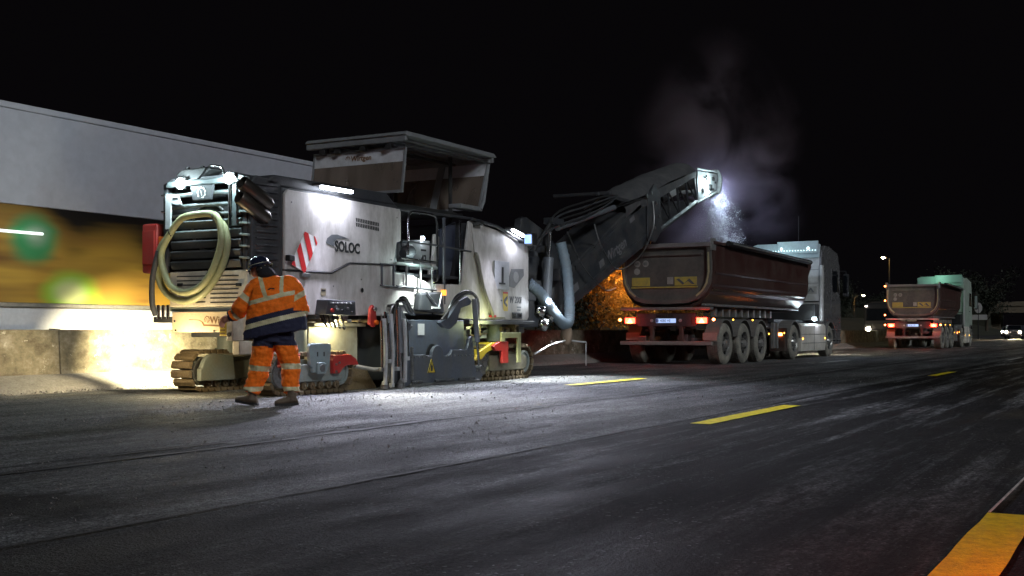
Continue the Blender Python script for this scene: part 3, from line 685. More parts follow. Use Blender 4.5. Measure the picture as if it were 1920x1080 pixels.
# rear chamber wall, drum housing and hoses
CHW = mat('chamber_wall', (.36, .35, .29), .5, .2, dirt=.6, dirtcol=(.22, .18, .10), dscale=2.5, var=.1, streak=True)
MB().box(12.62, 13.75, 10.42, 10.50, .34, .93).build('drum_housing_wall', CHW, mm, bevel=.01)
MB().box(12.60, 13.80, 10.30, 10.50, .93, .98).build('housing_ledge', CHW, mm, bevel=.008)
b = MB(); b.prism([(13.2, .0), (13.2, .34), (13.9, .34), (14.2, .0)], 10.4, 11.9); b.build('scraper_blade', TRACKM, mm)
MB().tube([(13.28, 10.12, .36), (13.7, 10.10, .30), (14.15, 10.08, .29)], .03, 8).build('tow_bar', CHW, mm)
MB().box(13.9, 16.5, 10.52, 11.9, .12, 1.12).build('drum_box', BLACK, mm)
# side plate of the drum
SP = STEELD
MB().cyl((15.32, 10.125, .49), (15.32, 10.139, .49), .17, n=24).build('shaft_opening', BLACK, mm)
b = MB(); b.prism([(14.42, .60), (14.36, .02), (16.62, .02), (16.72, .12), (16.60, .22), (16.45, .30), (16.42, .56), (16.36, .78), (16.28, .74), (16.2, .56), (15.75, .56), (15.70, .50), (15.62, .46)]
                 + arc(15.32, .47, .17, 0, 180, 8) + [(15.10, .47), (14.95, .5), (14.62, .5)], 10.02, 10.08)
dp = b.build('drum_side_plate', SP, mm, bevel=.012)
MB().box(14.40, 16.3, 10.14, 10.20, .40, 1.04).build('upper_side_plate', mat('plate_blue_light', (.17, .20, .26), .35, .5, dirt=.6, dirtcol=(.2, .19, .17), dscale=3, streak=True), mm, bevel=.012)
for i in range(16):
    x = 14.66+i*.115
    if 15.1 < x < 15.55: continue
    MB().cyl((x, 10.005, .465), (x, 10.02, .465), .013, n=6).build('plate_bolt', STEEL, dp)
for x, z in ((16.36, .68), (16.38, .55), (16.38, .42), (14.6, .38), (14.6, .2), (16.5, .2)): MB().cyl((x, 10.0, z), (x, 10.02, z), .018, n=8).build('plate_bolt', STEEL, dp)
b = MB(); b.box(14.5, 16.55, 9.98, 10.03, .015, .05); sk = b.build('skid', STEEL, dp, bevel=.008)
for k, (xa, xb) in enumerate(((14.55, 14.85), (15.2, 15.75), (15.9, 16.4))):
    q = MB(); q.box(xa, xb, 9.975, 10.015, .055, .10); w = q.build('wear_pad', DGREY, dp, bevel=.01)
    nb = max(3, int((xb-xa)/.1))
    for i in range(nb): MB().cyl((xa+.04+(xb-xa-.08)*i/(nb-1), 9.966, .078), (xa+.04+(xb-xa-.08)*i/(nb-1), 9.975, .078), .012, n=6).build('pad_bolt', CHROME, w)
tri = MB(); tri.prism([(15.02, .21), (15.22, .21), (15.12, .42)], 10.006, 10.019); wsn = tri.build('warning_sign', YELB, dp)
fr_ = MB()
for p, q in (((15.02, .21), (15.22, .21)), ((15.22, .21), (15.12, .42)), ((15.12, .42), (15.02, .21))): fr_.tube([(p[0], 10.004, p[1]), (q[0], 10.004, q[1])], .006, 4)
fr_.build('sign_border', PRINTK, wsn)
b = MB(); b.prism([(15.095, .235), (15.145, .235), (15.15, .31), (15.12, .34), (15.09, .31)], 10.003, 10.0055); b.build('sign_symbol', PRINTK, wsn)
MB().box(14.92, 15.10, 10.13, 10.139, .80, .98).build('paper_note', PRINTW, mm)
# column guides with cylinders ahead of and behind the plate
b = MB(); b.prism([(14.06, .06), (14.12, .78), (14.06, 1.02), (14.20, 1.28), (14.34, 1.28), (14.62, .98), (14.72, .94), (14.60, .86), (14.42, .74), (14.44, .06)], 10.08, 10.13); b.build('guide_bracket', DGREY, mm, bevel=.012)
b = MB(); b.prism([(15.35, 1.0), (15.62, 1.06), (15.95, 1.36), (16.22, 1.44), (16.36, 1.36), (16.30, 1.30), (16.02, 1.24), (15.88, .98), (15.70, .90), (15.5, .92)], 10.02, 10.09); b.build('guide_bracket', STEELD, mm, bevel=.012)
def ram(p0, p1, split=.55, r=.045, name='hydraulic_cylinder', par=mm):
    p0 = Vector(p0); p1 = Vector(p1); m_ = p0.lerp(p1, split)
    q = MB(); q.cyl(p0, m_, r, n=16); o = q.build(name, mat('cylinder_grey', (.22, .24, .27), .35, .4, dirt=.4, dscale=5), par, smooth=True)
    MB().cyl(m_, p1, r*.5, n=12).build('piston_rod', CHROME, o, smooth=True)
    MB().cyl(p1-Vector((0, .04, 0)), p1+Vector((0, .04, 0)), r*.9, n=12).build('rod_eye', STEEL, o)
ram((14.20, 10.0, 1.22), (14.28, 10.0, .08), .6, .05); ram((16.36, 9.98, 1.40), (16.52, 9.98, .25), .62, .045)
ram((14.05, 10.03, 1.0), (14.05, 10.03, .10), .5, .04)
b = MB(); b.prism([(14.75-.2, .56), (14.9-.2, .56), (14.9-.2, .10), (14.78-.2, .10)], 10.0, 10.02)
for k in range(7):
    x = 13.80+.07*k
    pts = [(x, 10.02-.01*(k % 3), 1.12+.03*(k % 2)), (x+.02*((k % 3)-1), 9.99, .85), (x+.05*math.sin(k), 10.0, .55), (x+.04, 10.02, .34+.04*(k % 3))]
    MB().tube(catmull(pts, 6), .014+.004*(k % 2), 6).build('hydraulic_hose', (STEEL, CHROME, HOSEB)[k % 3], mm, smooth=True)
for k in range(4):
    MB().tube(catmull([(14.0+.04*k, 10.0, .95), (14.02+.05*k, 9.98, 1.22+.03*k), (14.25+.03*k, 9.97, 1.31+.02*k), (14.42+.05*k, 10.0, 1.18), (14.7+.03*k, 10.1, 1.12)], 5), .016, 6).build('hydraulic_hose', CHROME if k % 2 else STEEL, mm, smooth=True)
for k in range(4):
    MB().tube(catmull([(15.42+.05*k, 10.02, 1.05), (15.7, 9.98, 1.28+.03*k), (16.1, 9.97, 1.47+.02*k), (16.42+.02*k, 9.98, 1.40), (16.46+.02*k, 9.99, 1.0), (16.50, 10, .75)], 5), .014, 6).build('hydraulic_hose', DGREY if k % 2 else STEEL, mm, smooth=True)
for k, (x, z0, z1, rr_) in enumerate(((13.72, .30, 1.02, .022), (13.80, .10, 1.05, .03), (13.90, .42, .98, .018), (13.98, .06, 1.12, .026), (14.12, .30, 1.18, .020), (14.30, .12, 1.05, .032), (14.38, .45, 1.0, .018))):
    MB().tube([(x, 9.95, z0), (x+.015*(k % 2), 9.95, (z0+z1)/2), (x, 9.97, z1)], rr_, 8).build('lifting_rod', (mat('bright_steel', (.62, .63, .65), .35, .3, dirt=.35, dscale=8) if k % 2 else CHROME), mm, smooth=True)
    MB().box(x-.035, x+.035, 9.93, 9.99, z0-.03, z0+.03).build('rod_clamp', MATS['bright_steel'] if 'bright_steel' in MATS else STEEL, mm, bevel=.008)
for x, z0, z1 in ((13.86, .25, .95), (13.95, .12, .7), (14.55, .12, .62), (14.3, .3, .8)):
    MB().box(x, x+.05, 9.99, 10.03, z0, z1).build('guide_rail', STEEL, mm, bevel=.008)
for x in (13.85, 14.25): MB().lathe((x, 10.0, .07), (0, 0, 1), [(-.06, .0), (-.06, .07), (0, .06), (.05, .025), (.08, 0)], 12).build('foot_pad', STEEL, mm)
# operator platform: recess with console, cabinet, rails
DB = mat('console_blue', (.05, .06, .095), .45, dirt=.5, dirtcol=(.13, .13, .13), dscale=3)
MB().box(14.60, 16.6, 10.95, 12.1, 1.10, 2.15).build('platform_core', DB, mm, bevel=.02)
MB().box(14.58, 16.6, 10.32, 12.1, 1.73, 1.78).build('platform_floor', DGREY, mm, bevel=.008)
MB().box(14.58, 16.62, 10.9, 12.1, 2.15, 2.38).build('console', DB, mm, bevel=.05)
MB().box(15.0, 15.5, 10.95, 11.1, 2.4, 2.62).build('seat_back', BLACK, mm, bevel=.05)
MB().box(14.62, 16.5, 11.9, 12.0, 2.35, 2.68).build('far_side_panel', mat('dim_cream', (.40, .37, .25), .5, dirt=.5), mm, bevel=.02)
b = MB(); b.prism([(15.9, 1.76), (16.05, 2.34), (16.06, 2.55), (16.54, 2.72), (16.50, 2.2), (16.30, 1.62)], 10.45, 10.52); b.build('blue_side_panel', DB, mm, bevel=.02)
b = MB(); b.prism([(15.72, 1.62), (15.78, 1.85), (15.93, 2.05), (15.95, 2.42), (15.82, 2.46), (15.78, 2.1), (15.70, 1.9), (15.6, 1.62)], 10.40, 10.46); b.build('white_stanchion', WHITE, mm, bevel=.01)
b = MB(); b.box(15.05, 15.30, 10.48, 10.7, 1.92, 2.26); ec = b.build('electrical_cabinet', mat('cabinet_grey', (.4, .42, .43), .45, dirt=.3), mm, bevel=.01)
MB().box(15.10, 15.15, 10.472, 10.48, 2.05, 2.2).build('cabinet_handle', BLACK, ec)
b = MB(); b.box(15.44, 15.72, 10.44, 10.7, 1.86, 2.34); e2 = b.build('number_cabinet', MATS['cabinet_grey'], mm, bevel=.01)
text('42', .17, (15.46, 10.436, 1.98), (1, 0, 0), PRINTK, e2, bold=.004, squash=.9)
MB().box(15.46, 15.6, 10.43, 10.44, 2.16, 2.19).build('cabinet_stripe', PRINTK, e2)
MB().cyl((15.42, 10.36, 2.36), (15.42, 10.40, 2.36), .03, n=12).build('platform_lamp', LEDW, mm)
MB().lathe((14.85, 10.3, 2.09), (1, 0, .2), [(-.10, 0), (-.10, .07), (0, .12), (.12, .10), (.14, 0)], 16).build('reel', DGREY, mm, smooth=True)
def rail(pts, r=.018, m_=CHROME, name='handrail', k=5):
    MB().tube(catmull(pts, k) if k else pts, r, 8).build(name, m_, mm, smooth=True)
ry_ = 10.22
DR = mat('rail_dark', (.08, .085, .1), .35, .4, dirt=.4, dscale=6)
rail([(14.78, ry_, 2.05), (14.78, ry_, 2.6), (14.83, ry_, 2.70), (14.95, ry_, 2.73), (15.45, ry_, 2.73), (15.58, ry_, 2.66), (15.60, ry_, 2.4), (15.60, ry_, 1.75), (15.56, ry_, 1.68), (15.48, ry_, 1.66)], .02)
rail([(14.95, ry_+.25, 2.05), (14.95, ry_+.25, 2.7)], .016, k=0)
rail([(15.80, ry_, 1.30), (15.80, ry_, 2.72)], .03, DR, k=0)
rail([(16.30, ry_, 1.48), (16.30, ry_, 2.72)], .018, k=0)
rail([(14.62, ry_, 2.26), (15.7, ry_-.01, 2.245), (16.60, ry_-.03, 2.21)], .016, DR, k=0)
rail([(14.58, ry_, 1.99), (15.55, ry_, 1.97)], .022, k=0); rail([(14.4, ry_-.03, 1.90), (15.55, ry_-.02, 1.88)], .028, TEALG, k=0)
rail([(14.4, ry_-.05, 1.55), (15.5, ry_-.05, 1.52)], .016, DR, k=0)
for x in (14.02, 14.32, 14.66, 15.05, 15.38): rail([(x, ry_-.05, 1.54), (x, ry_-.05, 1.88)], .018, DR if x < 14.5 else STEEL, k=0)
rail([(13.98, ry_-.05, 1.87), (14.34, ry_-.05, 1.87)], .016, DR, k=0); rail([(13.98, ry_-.05, 1.55), (14.5, ry_-.05, 1.53)], .014, DR, k=0)
rail([(14.58, 10.3, 2.75), (16.75, 10.3, 2.79)], .022, DR, k=0)
for k in range(10):
    x = 14.7+R.random()*1.7; y = R.uniform(10.5, 10.85); z = R.uniform(1.85, 2.5)
    MB().box(x, x+R.uniform(.08, .25), y, y+.12, z, z+R.uniform(.05, .16)).build('platform_fitting', R.choice((DGREY, STEEL, TEALG, BLACK)), mm, bevel=.01)
lamp('POINT', mm, (14.85, 10.02, 1.96), 8, (.78, 1, .98), 'walkway_light', radius=.03)
lamp('SPOT', mm, (14.95, 9.9, 1.86), 90, (.85, 1, .95), 'walkway_light', aim=(15.0, 10.22, 1.2), size=2.0, radius=.04)
# lamp unit that lights the ground beside the drum
MB().cyl((15.64, 10.12, 1.44), (15.64, 10.12, 1.53), .045, n=14).build('amber_marker', glow('amber_soft', (1, .42, .05), 2.0), mm)
b = MB(); b.prism([(14.95, 1.18), (15.0, 1.46), (15.62, 1.5), (15.68, 1.14)], 10.12, 10.25); b.build('service_recess', DGREY, mm, bevel=.03)
MB().tube([(15.1, 10.1, 1.48), (15.45, 10.09, 1.25), (15.55, 10.1, 1.47)], .012, 6).build('recess_loop', STEEL, mm)
MB().box(15.28, 15.5, 10.08, 10.12, 1.22, 1.25).build('recess_step', PRINTW, mm, bevel=.004)
# front body
b = MB(); b.prism([(16.56, 2.72), (16.62, 2.74), (18.2, 2.56), (18.3, 2.46), (18.55, 2.47), (18.65, 2.40), (18.66, 1.12), (18.6, 1.06), (16.4, 1.06), (15.52, 1.14), (15.52, 1.62), (16.28, 1.64), (16.34, 1.72)], YR, YR+.05); b.build('front_side_panel', WHITE, mm, bevel=.012)
MB().box(16.55, 18.6, 10.26, 12.1, 1.08, 2.42).build('water_tank', DGREY, mm, bevel=.02)
b = MB(); b.prism([(16.6, 2.42), (16.6, 2.70), (18.3, 2.42)], 10.3, 12.1); b.build('tank_top', DGREY, mm)
b = MB(); b.prism([(16.60, 2.68), (16.82, 2.68), (17.75, 1.10), (17.30, 1.10), (16.70, 2.2)], YR-.035, YR-.002); b.build('front_fold_panel', WHITE, mm, bevel=.012)
MB().tube([(16.56, 10.16, 2.76), (17.4, 10.16, 2.70), (18.3, 10.14, 2.50)], .028, 8).build('slope_rail', DR, mm)
MB().tube(catmull([(16.66, YR-.05, 2.17), (16.72, YR-.07, 2.12), (16.92, YR-.07, 1.6), (17.20, YR-.07, 1.2), (17.26, YR-.04, 1.13)], 5), .03, 8).build('grab_handle', mat('handle_olive', (.17, .16, .13), .5, dirt=.4), mm, smooth=True)
b = MB(); b.box(17.37, 17.90, YR-.02, YR-.003, 1.60, 2.10); pc = b.build('number_placard', mat('placard_grey', (.42, .43, .46), .5, dirt=.6, dirtcol=(.28, .28, .3), dscale=6), mm, bevel=.004)
text('1', .42, (17.55, YR-.022, 1.70), (1, 0, 0), PRINTK, pc, bold=.010)
MB().box(17.53, 17.75, YR-.024, YR-.021, 1.69, 1.72).build('numeral_foot', PRINTK, pc)
b = MB(); b.prism([(17.93, 1.85), (18.0, 1.98), (18.45, 2.0), (18.46, 1.88), (18.10, 1.64), (17.93, 1.66)], YR-.008, YR-.002); lz = b.build('emblem_decal', mat('decal_grey', (.22, .225, .24), .5, dirt=.4, dscale=6), mm)
MB().cyl((18.16, YR-.011, 1.84), (18.16, YR-.0085, 1.84), .10, n=24).build('emblem_disc', mat('decal_light', (.4, .4, .41), .5, dirt=.3, dscale=6), lz)
text('W 200i', .17, (17.93, YR-.002, 1.37), (1, 0, 0), PRINTK, mm, bold=.004, squash=.85, shear=.15)
b = MB(); b.box(17.70, 17.87, YR-.006, YR-.001, 1.22, 1.56); st = b.build('warning_sticker', YELB, mm)
MB().prism([(17.72, 1.42), (17.85, 1.50), (17.85, 1.44), (17.78, 1.38), (17.85, 1.33), (17.83, 1.29), (17.72, 1.36)], YR-.0085, YR-.0065).build('sticker_symbol', PRINTK, st)
MB().box(17.70, 17.87, YR-.008, YR-.0065, 1.53, 1.56).build('sticker_band', PRINTR, st)
for x, z, w in ((17.62, 1.39, .05), (18.2, 1.28, .16), (18.22, 1.23, .12)): MB().box(x, x+w, YR-.004, YR-.001, z, z+.03).build('small_print', PRINTG, mm)
MB().box(17.15, 17.38, YR-.05, YR-.036, 1.105, 1.14).build('reflector', RED, mm)
b = MB(); b.box(18.02, 18.38, YR-.02, YR-.002, 1.09, 1.20); so = b.build('socket_panel', DGREY, mm, bevel=.01)
for x in (18.1, 18.28): MB().cyl((x, YR-.04, 1.145), (x, YR-.02, 1.145), .035, n=12).build('socket', CHROME, so)
MB().tube([(16.62, 10.16, 2.66), (16.7, 10.10, 2.69), (16.85, 10.12, 2.70)], .04, 8).build('hinge_bracket', BLACK, mm)
b = MB(); b.box(18.40, 18.60, 9.98, 10.16, 2.42, 2.66); cu_ = b.build('camera_unit', BLACK, mm, bevel=.02)
MB().box(18.385, 18.40, 10.0, 10.14, 2.46, 2.62).build('camera_screen', glow('screen_blue', (.3, .5, 1), 1.8), cu_)
MB().box(16.4, 18.7, 10.1, 11.9, .98, 1.05).build('turntable_plate', DGREY, mm, bevel=.01)
for k in range(16):
    x = R.uniform(15.9, 18.4); MB().box(x, x+R.uniform(.08, .3), 10.25, 10.45, R.uniform(.78, .9), R.uniform(.92, 1.0)).build('underbody_fitting', R.choice((DGREY, STEEL, TRACKM)), mm, bevel=.01)
for k in range(14):
    x = R.uniform(12.5, 13.8); z = R.uniform(.98, 1.04); MB().box(x, x+R.uniform(.06, .2), 10.2, 10.4, z, z+R.uniform(.04, .08)).build('underbody_fitting', R.choice((CHW, STEEL, TRACKM)), mm, bevel=.01)
MB().box(16.98, 17.3, 10.3, 10.32, .74, .95).build('splash_flap', mat('flap_blue', (.3, .33, .4), .5), mm)
MB().box(16.45, 17.0, 10.3, 10.5, .2, .9).build('front_scraper', STEELD, mm, bevel=.02)
# towing guide with chain
b = MB(); b.tube([(18.6, 10.05, .44), (19.15, 10.02, .60), (19.7, 9.95, .69), (20.35, 9.85, .64)], .018, 8); gd = b.build('guide_rod', mat('rod_white', (.6, .6, .6), .4, dirt=.2), mm)
for x, z in ((19.15, .62), (19.65, .70)): MB().cyl((x, 9.98, z), (x, 9.98, z+.07), .012, n=6).build('rod_pin', STEEL, gd)
for k in range(12):
    q = MB(); q.tube([(20.36+(.012*math.cos(t*PI/4) if k % 2 else 0), 9.85+(0 if k % 2 else .012*math.cos(t*PI/4)), .61-.037*k+.022*math.sin(t*PI/4)) for t in range(8)], .005, 5, closed=True); q.build('chain_link', MATS['rod_white'], gd)
# canopy
CAN = mat('canopy_grey', (.26, .27, .285), .5, .2, dirt=.5, dirtcol=(.15, .14, .13), dscale=2, var=.1)
def smoked(name, col, a, rough=.25):
    m = bpy.data.materials.new(name); m.use_nodes = True; nt = m.node_tree; N = nt.nodes; L = nt.links; N.remove(N['Principled BSDF'])
    tb = N.new('ShaderNodeBsdfTransparent'); tb.inputs[0].default_value = (*col, 1); pb = N.new('ShaderNodeBsdfPrincipled')
    pb.inputs['Base Color'].default_value = (.30, .24, .20, 1); pb.inputs['Roughness'].default_value = rough; mx = N.new('ShaderNodeMixShader')
    tc = N.new('ShaderNodeTexCoord'); mp = N.new('ShaderNodeMapping'); mp.inputs['Scale'].default_value = (1, 1, .3); nz = N.new('ShaderNodeTexNoise'); nz.inputs['Scale'].default_value = 3; nz.inputs['Detail'].default_value = 8
    mr = N.new('ShaderNodeMapRange'); mr.inputs[1].default_value = .3; mr.inputs[2].default_value = .7; mr.inputs[3].default_value = a-.12; mr.inputs[4].default_value = a+.15
    L.new(tc.outputs['Object'], mp.inputs[0]); L.new(mp.outputs[0], nz.inputs['Vector']); L.new(nz.outputs[0], mr.inputs[0]); L.new(mr.outputs[0], mx.inputs[0]); L.new(tb.outputs[0], mx.inputs[1]); L.new(pb.outputs[0], mx.inputs[2])
    L.new(mx.outputs[0], N['Material Output'].inputs[0]); MATS[name] = m; return m
SMK = smoked('smoked_window', (.62, .55, .5), .5)
b = MB(); b.prism([(14.58, 3.90), (14.63, 3.955), (17.28, 3.955), (17.38, 3.90), (17.32, 3.885), (14.62, 3.885)], 10.13, 12.12); cn = b.build('canopy_roof', CAN, mm, bevel=.015)
for i in range(8):
    y = 10.3+.22*i; MB().box(14.67, 17.23, y, y+.07, 3.85, 3.883).build('roof_rib', CAN, cn, bevel=.004)
MB().box(14.60, 14.66, 10.15, 12.10, 3.80, 3.88).build('rear_roof_beam', CAN, mm, bevel=.01)
MB().box(17.24, 17.3, 10.15, 12.10, 3.80, 3.88).build('front_roof_beam', CAN, mm, bevel=.01)
MB().tube([(14.65, 10.2, 3.74), (16.2, 10.2, 3.80), (17.25, 10.2, 3.78)], .018, 8).build('roof_side_tube', BLACK, mm)
MB().tube([(14.65, 10.9, 3.76), (17.25, 10.9, 3.80)], .025, 8).build('roof_side_tube', BLACK, mm)
def window(xt, xb, zt, zb, ys, name, txt=None):
    """leaning panel between height zt and zb; ys list of (y0,y1)"""
    def P_(z, y, o=0): return (xb+(xt-xb)*(z-zb)/(zt-zb)+o, y, z)
    fr = MB()
    for y in (ys[0][0]-.03, ys[-1][1]):
        fr.add([P_(z, yy, o) for z in (zb, zt) for yy in (y, y+.03) for o in (-.02, .02)], [(0, 1, 3, 2), (4, 6, 7, 5), (0, 4, 5, 1), (2, 3, 7, 6), (0, 2, 6, 4), (1, 5, 7, 3)])
    y0, y1 = ys[0][0]-.03, ys[-1][1]+.03
    for z in (zb-.03, zt):
        fr.add([P_(zz, yy, o) for zz in (z, z+.04) for yy in (y0, y1) for o in (-.024, .024)], [(0, 1, 3, 2), (4, 6, 7, 5), (0, 4, 5, 1), (2, 3, 7, 6), (0, 2, 6, 4), (1, 5, 7, 3)])
    o = fr.build(name, CAN, mm)
    zs = zt-.20 if txt else zt-.22
    for i, (ya, yb) in enumerate(ys):
        g = MB(); g.add([P_(z, y, oo) for z in (zb+.011, zs) for y in (ya, yb) for oo in (-.003, .003)], [(0, 1, 3, 2), (4, 6, 7, 5), (0, 4, 5, 1), (2, 3, 7, 6), (0, 2, 6, 4), (1, 5, 7, 3)]); g.build('window_pane', SMK, o)
        g = MB(); g.add([P_(z, y, oo) for z in (zs+.001, zt) for y in (ya, yb) for oo in (-.004, .004)], [(0, 1, 3, 2), (4, 6, 7, 5), (0, 4, 5, 1), (2, 3, 7, 6), (0, 2, 6, 4), (1, 5, 7, 3)]); g.build('white_band', mat('band_white', (.66, .66, .70), .5, dirt=.35, dscale=4), o)
        if i: 
            m_ = MB(); ym = ys[i-1][1]; m_.add([P_(z, y, oo) for z in (zb, zt) for y in (ym, ya) for oo in (-.02, .02)], [(0, 1, 3, 2), (4, 6, 7, 5), (0, 4, 5, 1), (2, 3, 7, 6), (0, 2, 6, 4), (1, 5, 7, 3)]); m_.build('mullion', CAN, o)
    return o
wo = window(14.72, 14.62, 3.70, 3.04, [(10.24, 12.0)], 'rear_window', True)
# the band is deeper than the strip: second strip and print
text('Wirtgen', .12, (14.692, 11.27, 3.57), (0, -1, 0), PRINTO, wo, bold=.002, depth=.001, zdir=(.15, 0, 1))
gear(11.33, 3.61, .05, 14.70, PRINTO, wo)
for y in (10.5, 11.0, 11.5, 11.8):
    MB().box(14.62, 14.70, y-.05, y+.05, 3.71, 3.78).build('window_hinge', BLACK, mm, bevel=.005)
window(17.22, 16.92, 3.78, 2.98, [(10.24, 11.10), (11.24, 12.0)], 'front_window')
MB().tube([(17.25, 10.22, 3.86), (17.05, 10.21, 3.1), (16.95, 10.21, 2.96)], .03, 8).build('canopy_post', CAN, mm)
for x, y in ((14.9, 10.7), (14.9, 11.9), (16.8, 11.9), (16.75, 10.7)): MB().tube([(x, y, 2.3), (x, y, 3.86)], .035, 8).build('canopy_post', BLACK, mm)
MB().box(14.5, 16.6, 10.35, 12.0, 2.80, 2.86).build('canopy_base', BLACK, mm, bevel=.01)
MB().box(16.3, 17.0, 10.2, 10.45, 2.93, 3.0).build('corner_foot', CAN, mm, bevel=.01)
# ------------- conveyor
CONV = mat('conveyor_steel', (.055, .06, .07), .5, .3, dirt=.75, dirtcol=(.15, .14, .13), dscale=2.5, var=.2, bump=.15, bscale=10)
CY0, CY1 = 10.5, 11.5
MB().prism([(18.7, .9), (18.7, 2.55), (19.4, 2.75), (20.6, 2.7), (21.2, 2.2), (21.0, 1.3), (20.3, .95)], 10.7, 11.3).build('slewing_frame', CONV, mm, bevel=.03)
b = MB(); b.prism([(20.2, 1.02), (25.3, 3.02), (25.45, 3.35), (25.2, 4.05), (24.6, 3.95), (22.6, 2.95), (20.9, 2.15), (20.2, 1.7)], CY0, CY1); lc = b.build('lower_conveyor', CONV, mm, bevel=.02)
b = MB(); b.prism([(20.5, 1.22), (24.9, 2.98), (24.85, 3.12), (20.5, 1.37)], CY0-.03, CY0); b.build('conveyor_rib', CONV, lc, bevel=.01)
b = MB(); b.prism([(21.2, 2.1), (24.6, 3.72), (24.55, 3.80), (21.15, 2.2)], CY0-.03, CY0); b.build('conveyor_rib', CONV, lc, bevel=.01)
lg = mat('faded_print', (.20, .195, .21), .6, dirt=.4, dscale=6)
dx, dz = .915, .40
text('Wirtgen', .34, (22.75, CY0-.004, 2.33), (dx, 0, dz), lg, lc, bold=.004, depth=.002, zdir=(-dz, 0, dx))
for x, z, w in ((21.1, 1.62, .3), (22.4, 2.2, .25), (24.0, 3.3, .28), (22.9, 2.15, .8)):
    q = MB(); q.prism([(x, z), (x+w*dx, z+w*dz), (x+w*dx-.07, z+w*dz+.14 if w < .5 else z+w*dz+.06), (x-.07, z+.14 if w < .5 else z+.06)], CY0-.004, CY0-.001); q.build('faded_sticker', lg, lc)
# upper truss conveyor
A = Vector((25.35, 0, 3.12)); Bv = Vector((28.35, 0, 4.22)); up = Vector((-.22, 0, .78))
for y in (CY0, CY1-.06):
    q = MB()
    def bar_(p, q2, w=.05, yy=y): 
        q.tube([(p.x, yy+.03, p.z), (q2.x, yy+.03, q2.z)], w, 6)
    bar_(A, Bv, .07); bar_(A+up, Bv+up*.95, .05)
    n = 5
    for i in range(n+1):
        p = A.lerp(Bv, i/n); bar_(p, p+up*.95, .03)
        if i < n: bar_(p+up*.95, A.lerp(Bv, (i+1)/n), .022)
    q.build('truss_side', CONV, mm)
b = MB(); b.prism([(25.3, 3.06), (28.4, 4.2), (28.38, 4.27), (25.28, 3.13)], CY0+.05, CY1-.05); b.build('conveyor_pan', CONV, mm)
b = MB(); b.prism([(25.1, 3.75), (28.1, 4.85), (28.08, 4.92), (25.08, 3.82)], CY0+.08, CY1-.08); b.build('conveyor_belt', BLACK, mm)
# tarpaulin hump
vs = []; nx_, ny_ = 26, 12
for i in range(nx_+1):
    t = i/nx_; x = 23.7+4.45*t; zb = 3.62+ (t*1.42 if t > .28 else t*1.75-.0)
    if t > .28: zb = 3.62+.28*1.75+(t-.28)*1.22
    for j in range(ny_+1):
        u = j/ny_*2-1; y = 11+u*.53; z = zb+.26*(1-abs(u)**2.4)+noise.noise(Vector((x*2.2, y*3, 0)))*.05
        vs.append((x, y, z))
b = MB(); b.add(vs, [(i*(ny_+1)+j, (i+1)*(ny_+1)+j, (i+1)*(ny_+1)+j+1, i*(ny_+1)+j+1) for i in range(nx_) for j in range(ny_)])
b.add([(23.7, 10.47, 3.4), (28.15, 10.47, 4.85), (28.15, 10.47, 4.98), (25.0, 10.47, 4.10), (23.7, 10.47, 3.64)], [(0, 1, 2, 3, 4)])
b.build('conveyor_tarpaulin', TARP, mm, smooth=True)
MB().box(22.4, 25.2, 10.55, 10.63, 3.78, 3.86).build('cross_beam', CONV, mm, bevel=.01)
MB().box(22.5, 22.58, 10.3, 11.7, 3.80, 3.87).build('cross_beam', CONV, mm, bevel=.01)
b = MB(); b.prism([(24.9, 3.0), (25.35, 2.95), (25.75, 3.25), (25.65, 4.15), (25.3, 4.35), (24.9, 4.0)], CY0-.06, CY0-.01); b.build('hinge_plate', CONV, mm, bevel=.02)
for x, z in ((25.3, 3.3), (25.4, 3.9), (25.1, 4.1), (25.55, 3.6)): MB().cyl((x, CY0-.08, z), (x, CY0-.06, z), .04, n=10).build('hinge_bolt', STEEL, mm)
# discharge head
HEADM = mat('head_light_paint', (.50, .53, .54), .4, .1, dirt=.4, dirtcol=(.2, .2, .2), dscale=6)
b = MB(); b.prism([(28.35, 4.24), (29.75, 4.68), (29.80, 5.10), (28.30, 5.02)], CY0-.02, CY0+.02); hp = b.build('head_side_plate', HEADM, mm, bevel=.01)
b = MB(); b.prism([(28.35, 4.24), (29.75, 4.68), (29.80, 5.10), (28.30, 5.02)], CY1-.02, CY1+.02); b.build('head_side_plate', HEADM, mm, bevel=.01)
for x, z, w, h in ((28.75, 4.78, .16, .12), (29.1, 4.62, .22, .14), (29.35, 4.88, .14, .1), (28.6, 4.5, .12, .1)): MB().box(x, x+w, CY0-.06, CY0-.02, z, z+h).build('head_fitting', BLACK, hp, bevel=.01)
for x, z in ((28.9, 4.95), (29.6, 4.85), (29.45, 4.66), (28.55, 4.7)): MB().cyl((x, CY0-.05, z), (x, CY0-.02, z), .03, n=10).build('head_bolt', CHROME, hp)
MB().tube([(28.2, CY0-.03, 5.06), (29.75, CY0-.03, 5.16)], .025, 8).build('head_rail', HEADM, mm); MB().tube([(28.2, CY0-.03, 4.17), (29.75, CY0-.03, 4.62)], .03, 8).build('head_rail', HEADM, mm)
b = MB()
pr = [(29.72, 5.22), (29.90, 5.20), (30.06, 5.08), (30.12, 4.92), (30.08, 4.75), (29.95, 4.60), (29.85, 4.56)]
pi_ = [(29.72, 5.17), (29.87, 5.15), (30.0, 5.05), (30.05, 4.92), (30.01, 4.78), (29.91, 4.66), (29.83, 4.61)]
b.prism(pr+pi_[::-1], CY0-.06, CY1+.06); b.build('discharge_hood', HEADM, mm, bevel=.01)
MB().cyl((29.5, CY0+.05, 4.86), (29.5, CY1-.05, 4.86), .17, n=20).build('head_drum', STEEL, mm, smooth=True)
